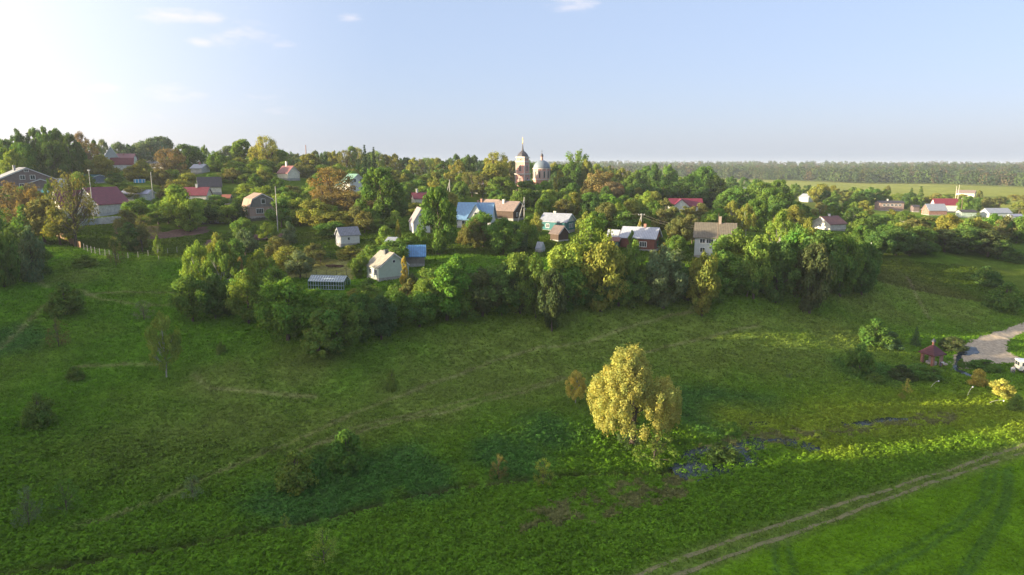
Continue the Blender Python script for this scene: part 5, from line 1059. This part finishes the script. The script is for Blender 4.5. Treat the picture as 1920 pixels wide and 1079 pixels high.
# ---------------------------------------------------------------- trees seen one by one
# (px, ytop, base, width px, kind, colour); base > 0 is the picture row of the foot on the ground, base < 0 a distance in metres
T = [
 # thicket at the foot of the village, left to right
 (368,448,-119,66,'birch','YG'),(404,438,-124,60,'birch','Y'),(412,452,-118,70,'birch','M'),(436,500,-122,50,'round','G'),(362,512,605,72,'round','M'),(398,515,-111,64,'round','D'),(425,540,-113,55,'broad','D'),
 (467,508,608,74,'round','M'),(487,468,-122,62,'birch','YG'),(508,500,-120,58,'broad','M'),(541,520,640,112,'round','L'),(590,540,-106,80,'broad','L'),(634,556,662,104,'round','G'),(600,584,669,92,'cone','M'),
 (506,560,-106,60,'broad','D'),(680,548,640,70,'round','D'),(712,556,-104,64,'round','B'),(690,535,-113,70,'broad','M'),(740,545,618,66,'broad','G'),(768,520,-117,56,'cone','BR'),(757,478,-128,22,'cone','A'),(787,545,612,70,'round','G'),(800,520,-114,60,'broad','M'),
 (838,498,604,92,'round','L'),(856,480,-117,78,'round','L'),(812,500,-121,70,'broad','M'),(880,520,598,60,'bush','G'),(905,500,596,76,'broad','K'),(940,492,592,89,'broad','D'),(968,470,-119,70,'broad','M'),(975,500,588,62,'broad','K'),(1005,478,-118,60,'round','M'),
 (1012,512,586,67,'broad','D'),(1066,492,584,84,'round','G'),(1036,500,-114,56,'broad','K'),(1110,402,-127,96,'birch','YG'),(1072,452,-124,110,'broad','YG'),(1130,450,-121,90,'broad','Y'),(1122,520,578,71,'broad','D'),(1160,500,576,73,'broad','G'),
 (1192,447,-123,76,'cone','M'),(1186,500,574,82,'broad','D'),(1222,505,572,60,'broad','K'),(1248,458,-124,88,'broad','GR'),(1262,492,568,80,'broad','D'),(1290,500,564,67,'broad','K'),(1322,470,-123,62,'broad','Y'),(1350,472,556,86,'round','G'),(1330,510,560,60,'bush','L'),
 (1376,446,-139,60,'round','M'),(1385,428,-134,92,'broad','M'),(1400,490,556,66,'round','G'),(1420,440,-130,70,'round','M'),(1436,470,552,73,'broad','K'),(1462,450,-131,73,'broad','D'),(1494,432,541,82,'round','L'),(1478,500,548,56,'broad','D'),(1528,452,-130,71,'broad','K'),(1540,430,-138,80,'broad','D'),
 (1570,462,538,70,'broad','G'),(1604,462,520,72,'broad','D'),(1585,440,-140,66,'broad','G'),(1625,452,-142,56,'broad','D'),(1560,432,-148,70,'broad','M'),(1518,410,-150,52,'birch','Y'),(1466,395,-156,58,'birch','YG'),(1500,418,-145,60,'broad','M'),
 (1648,428,480,54,'broad','D'),(1680,425,478,60,'broad','D'),(1665,420,-185,60,'broad','G'),(1705,440,478,54,'broad','K'),(1735,452,477,48,'broad','D'),(1770,430,472,64,'pine','K'),(1795,428,474,66,'broad','D'),(1822,424,470,70,'broad','D'),(1852,432,480,66,'ovate','K'),
 (1872,448,484,44,'broad','D'),(1888,460,486,40,'bush','G'),(1905,470,490,40,'bush','D'),(1780,400,-205,48,'broad','Y'),(1815,408,-200,60,'cone','M'),(1738,405,-215,52,'pine','BR'),(1712,410,-212,44,'pine','BR'),(1690,415,-208,44,'birch','Y'),(1842,412,-215,60,'bush','W'),(1835,402,-235,50,'bush','GR'),
 (1866,402,-230,44,'round','L'),(1888,405,-228,44,'orchard','BR'),(1912,408,-226,50,'round','G'),(1876,412,-225,26,'pine','BR'),(1935,400,-230,60,'round','L'),
 # plateau, big single trees
 (712,310,-184,80,'ovate','G'),(741,350,-186,46,'broad','D'),(820,346,-150,72,'ovate','G'),(622,316,-205,92,'sparse','O'),(655,355,-196,110,'sparse','O'),(592,372,-178,70,'round','Y'),(628,395,-176,90,'broad','Y'),(612,345,-198,60,'sparse','O'),
 (683,271,-282,22,'spruce','S'),(700,275,-285,20,'spruce','S'),(692,290,-280,24,'spruce','S'),(497,252,-300,46,'sparse','Y'),(480,270,-302,44,'birch','Y'),(518,278,-310,46,'broad','M'),(452,262,-305,56,'ovate','M'),(430,272,-330,40,'broad','GR'),(408,282,-300,38,'round','M'),
 (932,282,-285,52,'sparse','Y'),(925,305,-276,62,'ovate','Y'),(940,330,-262,56,'broad','M'),(905,325,-270,40,'pine','BR'),(885,320,-275,40,'sparse','BR'),(860,300,-300,44,'birch','Y'),(1083,279,-335,54,'sparse','M'),(1072,300,-330,40,'broad','G'),(1100,300,-330,34,'ovate','Y'),
 (1050,318,-290,26,'birch','Y'),(1060,330,-285,34,'broad','D'),(1125,318,-282,64,'broad','O'),(1150,340,-270,50,'broad','R'),(1040,322,-300,22,'broad','B'),(1105,362,-238,48,'round','L'),(1144,364,-234,46,'round','L'),(1186,380,-228,54,'round','L'),(1128,380,-226,44,'round','M'),
 (1022,340,-285,40,'round','L'),(988,338,-310,44,'broad','G'),(985,352,-300,40,'bush','M'),(1210,310,-390,36,'round','G'),(1228,309,-380,30,'round','D'),(1255,308,-400,34,'round','G'),(1320,310,-370,52,'broad','G'),(1345,328,-350,44,'ovate','M'),(1195,318,-370,40,'broad','M'),(1295,325,-350,44,'broad','G'),
 (1245,336,-310,60,'broad','D'),(1280,340,-305,60,'broad','D'),(1310,345,-300,50,'broad','D'),(1205,345,-300,60,'broad','D'),(1170,350,-285,50,'broad','D'),(1340,350,-300,50,'ovate','K'),(1180,330,-330,40,'broad','M'),
 (1250,370,-205,34,'pine','BR'),(1262,388,-190,38,'pine','BR'),(1288,385,-192,40,'pine','BR'),(1312,378,-195,38,'pine','BR'),(1300,400,-176,40,'pine','BR'),(1240,395,-185,36,'pine','BR'),(1275,405,-172,50,'broad','BR'),(1350,392,-196,44,'round','L'),(1335,400,-190,30,'broad','M'),
 (1374,376,-196,40,'birch','Y'),(1402,380,-192,36,'birch','Y'),(1420,372,-205,50,'broad','M'),(1448,350,-240,56,'broad','M'),(1385,348,-270,70,'broad','M'),(1365,358,-262,50,'round','M'),(1428,340,-300,60,'broad','M'),(1460,335,-320,50,'ovate','M'),(1480,362,-240,46,'birch','M'),
 (1185,430,-160,20,'cone','M'),(1200,412,-170,18,'cone','Y'),(1140,395,-200,80,'broad','G'),(1175,402,-190,60,'broad','BR'),(1225,440,-165,40,'broad','D'),(1270,440,-155,40,'broad','M'),(1245,455,-146,20,'birch','Y'),
 (905,395,-158,60,'broad','G'),(945,410,-152,64,'round','G'),(892,408,-156,44,'broad','BR'),(870,420,-160,30,'bush','BR'),(990,405,-160,40,'bush','M'),(1005,398,-178,30,'bush','Y'),(966,420,-156,50,'bush','B'),(1098,398,-160,40,'birch','Y'),
 (735,450,-140,70,'round','M'),(700,458,-139,50,'round','M'),(672,478,-134,40,'round','M'),(795,500,-128,26,'cone','BR'),(772,510,-126,30,'bush','K'),(760,440,-150,50,'round','M'),(722,422,-158,34,'bush','YG'),(746,410,-162,14,'cone','Y'),(665,540,-122,30,'bush','Y'),(690,520,-124,40,'bush','M'),(700,545,-120,40,'bush','L'),(745,530,-119,44,'broad','M'),
 (640,545,-114,40,'bush','L'),(655,460,-150,50,'bush','Y'),(600,470,-146,46,'wispy','BR'),(588,455,-148,40,'orchard','BR'),(540,462,-142,60,'orchard','Y'),(520,445,-150,50,'orchard','BR'),(560,470,-136,50,'orchard','GR'),(457,430,-152,44,'orchard','GR'),(440,445,-146,40,'bush','G'),(410,436,-150,16,'cone','D'),
 (448,480,-132,20,'bush','O'),(500,418,-166,36,'orchard','YG'),(540,414,-163,30,'bush','GR'),
 (330,350,-178,76,'orchard','YG'),(352,372,-174,50,'broad','YG'),(312,378,-180,40,'orchard','M'),(295,395,-178,44,'orchard','M'),(545,358,-190,60,'round','M'),(560,370,-184,56,'broad','YG'),(525,375,-182,50,'orchard','G'),(495,350,-215,60,'orchard','YG'),
 (440,380,-190,44,'round','D'),(460,345,-225,50,'orchard','YG'),(425,385,-185,40,'orchard','YG'),(405,365,-205,44,'orchard','M'),(390,382,-185,50,'broad','D'),(250,375,-180,50,'orchard','M'),(235,395,-165,44,'orchard','BR'),(268,400,-162,44,'wispy','BR'),(250,350,-212,46,'orchard','BR'),
 (318,276,-262,52,'sparse','R'),(310,298,-255,50,'sparse','R'),(188,292,-270,56,'round','Y'),(160,262,-300,44,'sparse','R'),(150,282,-296,40,'broad','R'),(148,248,-330,30,'sparse','R'),(175,262,-330,26,'birch','M'),(190,258,-345,24,'birch','GR'),(265,300,-285,40,'orchard','Y'),(252,310,-262,44,'round','Y'),
 (280,258,-420,56,'broad','GR'),(300,254,-430,50,'broad','B'),(262,266,-425,40,'broad','GR'),(345,268,-320,46,'ovate','D'),(362,272,-330,36,'broad','G'),(332,282,-325,40,'broad','G'),(382,270,-350,22,'birch','M'),(222,265,-400,34,'broad','GR'),(240,270,-410,30,'broad','B'),
 (10,258,-250,40,'ovate','D'),(32,240,-262,34,'ovate','D'),(50,248,-258,30,'spruce','S'),(62,236,-268,34,'ovate','D'),(82,236,-262,40,'ovate','G'),(105,242,-266,36,'ovate','D'),(126,246,-262,40,'ovate','D'),(-8,255,-255,40,'ovate','G'),(95,262,-240,50,'broad','D'),(40,265,-238,50,'broad','G'),(140,265,-280,30,'broad','D'),(0,275,-236,50,'round','YG'),(20,280,-225,40,'round','YG'),
 (45,302,-256,40,'round','M'),(70,298,-262,46,'orchard','M'),(30,298,-250,24,'birch','YG'),(60,306,-246,26,'birch','YG'),(88,306,-255,40,'round','GR'),(112,300,-312,40,'broad','M'),(135,310,-310,44,'broad','B'),(90,334,-190,20,'ovate','D'),(150,322,-215,40,'orchard','M'),(140,330,-205,30,'orchard','M'),(215,325,-240,36,'round','D'),
 # left foreground of the village
 (143,318,464,84,'thin','BR'),(20,338,-165,96,'sparse','R'),(55,350,-162,60,'sparse','O'),(75,375,-152,70,'orchard','BR'),(105,392,-150,60,'orchard','Y'),(40,385,-150,50,'bush','G'),(65,358,-168,40,'orchard','YG'),(80,366,-160,36,'birch','Y'),
 (14,410,490,74,'bush','M'),(-12,390,-122,60,'bush','G'),(50,420,-128,50,'bush','GR'),(76,458,512,44,'bush','G'),(125,527,588,66,'bush','M'),(243,418,469,46,'round','D'),(298,441,486,18,'birch','YG'),(262,420,-152,30,'orchard','BR'),(212,440,-140,30,'wispy','BR'),(160,478,500,44,'bush','M'),
 # meadow
 (312,580,706,66,'birch','YG'),(75,735,797,62,'bush','M'),(110,592,648,44,'wispy','BR'),(140,686,712,32,'bush','M'),(652,802,882,70,'bush','G'),(556,842,912,84,'bush','M'),(1018,856,912,46,'wispy','YG'),(935,848,900,40,'wispy','BR'),(55,905,985,60,'wispy','GR'),(125,895,960,60,'wispy','G'),
 (362,888,938,44,'wispy','GR'),(608,985,1062,70,'wispy','YG'),(535,960,990,26,'wispy','YG'),(735,690,728,22,'bush','M'),(1079,694,757,48,'birch','A'),(1186,650,832,162,'willow','W'),(1254,706,-86.5,50,'willow','W'),(1226,800,868,90,'wispy','M'),(1180,782,836,60,'wispy','B'),(1833,690,724,34,'bush','A'),(1877,709,742,42,'bush','A'),
 (1700,708,738,20,'wispy','A'),(1690,738,748,16,'bush','Y'),(1612,640,702,56,'bush','G'),(1640,598,645,60,'bush','G'),(1716,612,648,22,'spruce','B'),(1668,620,652,44,'bush','B'),(1718,680,708,56,'bush','G'),(1750,688,712,40,'bush','G'),(1690,684,712,50,'bush','K'),(1884,528,582,62,'bush','G'),(1848,498,532,48,'bush','D'),(1355,828,862,60,'bush','D'),
 (1374,790,812,34,'bush','L'),(1480,698,708,14,'wispy','GR'),(1802,672,690,16,'bush','G'),(1846,674,692,60,'bush','G'),(1787,630,658,50,'bush','K'),(415,640,662,18,'bush','M'),(270,560,598,40,'wispy','GR'),(1540,805,822,26,'bush','YG'),(1640,698,715,36,'bush','M'),(1905,740,768,36,'bush','M'),
]
def from_row(e):
    px, yt, b, w, kind, col = e
    if b > 0:
        x, y = ray_ground(px, b)
    else:
        y = -b; x = at_depth(px, yt, y)[0]
    z = H(x, y); zt = at_depth(px, yt, y)[2]; h = max(zt - z, 1.0); wm = w * y / FPX
    return x, y, z, wm, h
for e in T:
    x, y, z, wm, h = from_row(e)
    if e[4] not in ('bush', 'wispy', 'spruce') and h > wm * 3.2 + 6: print('TALL', e, round(h, 1), round(wm, 1))
    if h < 1.3: print('LOW', e, round(h, 1), round(wm, 1), round(z, 1))
    place_tree(x, y, wm * 1.08, h, e[4], e[5], z)
# ---- the rest of the village green, filled between the buildings
fr = random.Random(12)
def blocked(x, y, w, h):
    for fx, fy, r in FOOT:
        if math.hypot(x - fx, y - fy) < r + w * .42: return True
    z = H(x, y); a = proj(x, y, z + h); px = a[0]; hw = w / 2 / y * FPX
    for k0, k1, t0, t1, D in KEEP:
        if y < D and px + hw > k0 and px - hw < k1 and a[1] < t1 - 1: return True
    return False
CLEAR = [(215,345,424,500),(380,560,412,448),(525,690,482,525),(640,705,445,482),(930,1030,428,470),(1855,1960,440,490)]
def fill(n, gen, kinds, cols, wr, hr, space, group):
    done = 0; tries = 0
    while done < n and tries < n * 60:
        tries += 1; x, y = gen(); w = fr.uniform(*wr); h = fr.uniform(*hr)
        px, py = proj(x, y, H(x, y))
        if any(a < px < b and c < py < d for a, b, c, d in CLEAR): continue
        if any(math.hypot(x - t['x'], y - t['y']) < (t['w'] + w) * space for t in TREES): continue
        if blocked(x, y, w, h): continue
        place_tree(x, y, w, h, fr.choice(kinds), fr.choice(cols)); done += 1
    print('filled', group, done)
def region(px0, px1, D0, D1):
    def g():
        D = math.sqrt(fr.uniform(D0 ** 2, D1 ** 2)); return (fr.uniform(px0, px1) - 960) / FPX * D, D
    return g
fill(150, region(215, 800, 165, 310), ['orchard', 'round', 'broad', 'orchard', 'bush'], ['YG', 'M', 'G', 'BR', 'Y', 'M'], (5, 8.5), (3.4, 6.2), .31, 'orchard')
fill(60, region(0, 240, 185, 330), ['orchard', 'round', 'broad'], ['YG', 'M', 'G', 'M'], (5, 9), (4, 7.5), .33, 'left')
fill(70, region(790, 1250, 180, 320), ['broad', 'round', 'orchard', 'birch'], ['YG', 'M', 'G', 'BR', 'D', 'Y'], (5.5, 9), (5, 9), .31, 'mid')
fill(75, region(1330, 1920, 180, 400), ['broad', 'round', 'birch', 'pine', 'ovate'], ['M', 'G', 'Y', 'BR', 'D', 'M'], (6.5, 10), (6, 10), .31, 'right')
# skyline wood behind the village
def sky_trees():
    for px in np.arange(395, 1180, 11.5):
        D = fr.uniform(330, 440); yt = np.interp(px, [395, 430, 560, 600, 660, 740, 800, 870, 900, 1000, 1060, 1180], [290, 286, 286, 284, 276, 293, 296, 293, 296, 302, 306, 314]) + fr.uniform(-5, 7)
        if 940 < px < 1045: D = fr.uniform(375, 430); yt += 2
        x = at_depth(px, yt, D)[0]; z = H(x, D); h = at_depth(px, yt, D)[2] - z
        place_tree(x, D, fr.uniform(7, 12), max(6, min(h, 22)), fr.choice(['broad', 'ovate', 'birch', 'sparse', 'broad', 'pine']), fr.choice(['M', 'G', 'Y', 'D', 'GR', 'B', 'BR', 'YG']), z)
sky_trees()
def mid_right():
    for px in np.arange(1180, 1930, 24):
        D = fr.uniform(400, 520); yt = np.interp(px, [1180, 1400, 1600, 1700, 1920], [322, 334, 352, 362, 388]) + fr.uniform(-5, 5)
        x = at_depth(px, yt, D)[0]; z = H(x, D); h = at_depth(px, yt, D)[2] - z
        place_tree(x, D, fr.uniform(8, 13), max(5, min(h, 15)), fr.choice(['broad', 'ovate', 'birch', 'round']), fr.choice(['M', 'G', 'Y', 'D', 'YG']), z)
    for px, yt, D, w, k, c in ((1665, 347, 480, 12, 'round', 'BR'), (1710, 352, 420, 22, 'spruce', 'D'), (1728, 349, 400, 24, 'spruce', 'D'), (1838, 357, 420, 16, 'ovate', 'BR'), (1600, 350, 500, 20, 'broad', 'M')):
        x = at_depth(px, yt, D)[0]; z = H(x, D); place_tree(x, D, w * D / FPX, max(5, at_depth(px, yt, D)[2] - z), k, c, z)
mid_right()
# wood on the left shoulder of the valley, beyond the frame, whose shade falls across the meadow
for i in range(86):
    ye = 5 + i * 1.7 if i < 76 else 70 + (i - 76) * 1.2 + fr.uniform(-1, 1); x = -fr.uniform(max(98, ye * .8 + 14), 150); y = ye + (-100 - x) * -.194
    top = np.interp(ye, [5, 36, 40, 47, 48, 68.5, 69.5, 80, 86, 92, 98, 112, 135], [33, 33, 30.5, 29, 19, 20, 35, 34, 29, 26, 23, 22.5, 25]) + (-100 - x) * .167 + fr.uniform(-1.5, .8); z = H(x, y)
    if top - z < 2.5: continue
    place_tree(x, y, fr.uniform(8, 12), top - z, fr.choice(['broad', 'round']), fr.choice(['G', 'D', 'M']), z)

# ---- descriptions that single each tree out
def describe():
    words_ = {}
    for t in TREES:
        h = t['h']; ratio = h / t['w']
        size = ('low' if h < 3 else 'small' if h < 5 else 'tall' if h > 11 else 'slender' if ratio > 2.2 else '')
        adj = KNAME[t['kind']][0]; nm = {'round': 'round-crowned maple', 'ovate': 'oval-crowned poplar', 'cone': 'cone-shaped conifer', 'birch': 'birch', 'pine': 'pine', 'spruce': 'spruce', 'willow': 'willow', 'bush': 'bush', 'orchard': 'orchard tree', 'wispy': 'airy shrub'}.get(t['kind'], adj + ' tree')
        c = CNAME[t['col']]; px, py = proj(t['x'], t['y'], t['z'] + h / 2); t['px'] = px
        L = sorted(LAND, key=lambda l: (l[0] - t['x']) ** 2 + (l[1] - t['y']) ** 2)
        def rel(l):
            dx, dy = t['x'] - l[0], t['y'] - l[1]
            d = math.hypot(dx, dy)
            if abs(dx) > abs(dy) * .8: return 'right of ' if dx > 0 else 'left of '
            return 'behind ' if dy > 0 else 'below '
        far = math.hypot(L[0][0] - t['x'], L[0][1] - t['y'])
        where = rel(L[0]) + L[0][2]
        if far > 26 and t['y'] < 135:
            where = 'alone on the grassy slope' if t['y'] > 75 or t['x'] < 0 else 'on the valley floor'
            if px < -20 or px > 1940: where = 'in the shoulder wood beyond the left edge'
        t['words'] = ' '.join(w for w in (size, c, nm, where) if w)
    gr = {}
    for t in TREES: gr.setdefault(t['words'], []).append(t)
    ordn = ['leftmost', 'second from left', 'third from left', 'fourth from left', 'fifth from left', 'sixth from left', 'seventh from left', 'eighth from left', 'ninth from left', 'tenth from left', 'eleventh from left', 'twelfth from left']
    for k, L in gr.items():
        L.sort(key=lambda t: t['px'])
        for i, t in enumerate(L):
            lab = k if len(L) == 1 else (ordn[i] + ' ' + k if i < len(L) - 1 or len(L) > 2 else 'rightmost ' + k) if i < len(ordn) else k
            if len(L) > 1 and i == len(L) - 1: lab = 'rightmost ' + k
            g = 'trees and bushes of the village' if t['y'] > 135 else 'trees and bushes on the slope'
            tag(t['o'], lab, t['cat'], {'tree': 'trees', 'maple': 'maples', 'poplar': 'poplars', 'conifer': 'conifers', 'birch': 'birches', 'pine': 'pines', 'fruit tree': 'orchard trees', 'bush': 'bushes', 'spruce': 'spruces', 'willow': 'willows'}[t['cat']] + (' of the village' if t['y'] > 135 else ' on the valley slope'))
describe()
print('TREES', len(TREES))

# ---------------------------------------------------------------- far forest: one mass
def far_forest():
    rng = rs(5); n = 5200; y = np.sqrt(rng.uniform(0, 1, n)) * 1500 + 930
    y = np.where(rng.rand(n) < .55, rng.uniform(1000, 1500, n), y); x = rng.uniform(-.25, .9, n) * y
    px = 960 + FPX * x / y; front = np.interp(px, [600, 1150, 1400, 1600, 1750, 1920, 2100], [1500, 1350, 1200, 1010, 950, 760, 700])
    m = (y > front); x = x[m]; y = y[m]
    # a dense front edge
    xe = rng.uniform(-250, 1250, 900); pe = xe; ye = np.full(900, 1000.); ye = np.interp(xe, [-250, 200, 420, 505, 590, 570 + 60, 700, 1250], [1500, 1350, 1190, 1010, 950, 860, 760, 720]) + rng.uniform(0, 40, 900)
    x = np.concatenate([x, xe]); y = np.concatenate([y, ye]); z = height(x, y); n = len(x)
    h = rng.uniform(12, 21, n) * (.72 + .6 * fnoise(x, y, 90, 88)); w = rng.uniform(10, 17, n); k = 110
    th = rng.rand(n, k) * 2 * pi; u = rng.rand(n, k); r = np.sin(pi * np.clip(u * .9 + .08, 0, 1)) ** .6 * (.75 + .3 * rng.rand(n, k))
    P = np.stack([x[:, None] + np.cos(th) * r * w[:, None] / 2, y[:, None] + np.sin(th) * r * w[:, None] / 2, z[:, None] + (.12 + .88 * u) * h[:, None]], -1).reshape(-1, 3)
    Nn = np.stack([np.cos(th) * r, np.sin(th) * r, (u - .35) * 1.3], -1).reshape(-1, 3) + rng.normal(size=(n * k, 3)) * .35
    base = np.array([[.045, .075, .028], [.065, .10, .03], [.085, .10, .035], [.035, .06, .028], [.12, .10, .05], [.075, .12, .035]])[(fnoise(x, y, 120, 95) * 9 + rng.rand(n) * 3.2).astype(int) % 6]
    V, CL = leaf_quads(P, Nn, np.full(n * k, 1.25) * rng.uniform(.7, 1.3, n * k), np.repeat(base, k, 0) * rng.uniform(.75, 1.25, (n * k, 1)), rng)
    tag(link('forest', mesh_from('forest', V, 4, np.arange(len(V)), [GRASS], col=CL)), 'dense mixed forest on the far horizon beyond the hay field', 'forest', kind='stuff')
far_forest()

# ---------------------------------------------------------------- haze
HAZE = 0.00012
if HAZE > 0:
    m, t, o = new_mat('haze'); v = t.nodes.new('ShaderNodeVolumePrincipled'); v.inputs['Color'].default_value = (.80, .87, 1, 1); v.inputs['Density'].default_value = HAZE; v.inputs['Anisotropy'].default_value = .15
    t.links.new(v.outputs[0], o.inputs[1]); b = MB(); b.box(-9300, 9300, -1000, 9300, -90, 57); hz = b.build('haze', m); tag(hz, 'thin evening haze in the air', 'haze', kind='stuff')
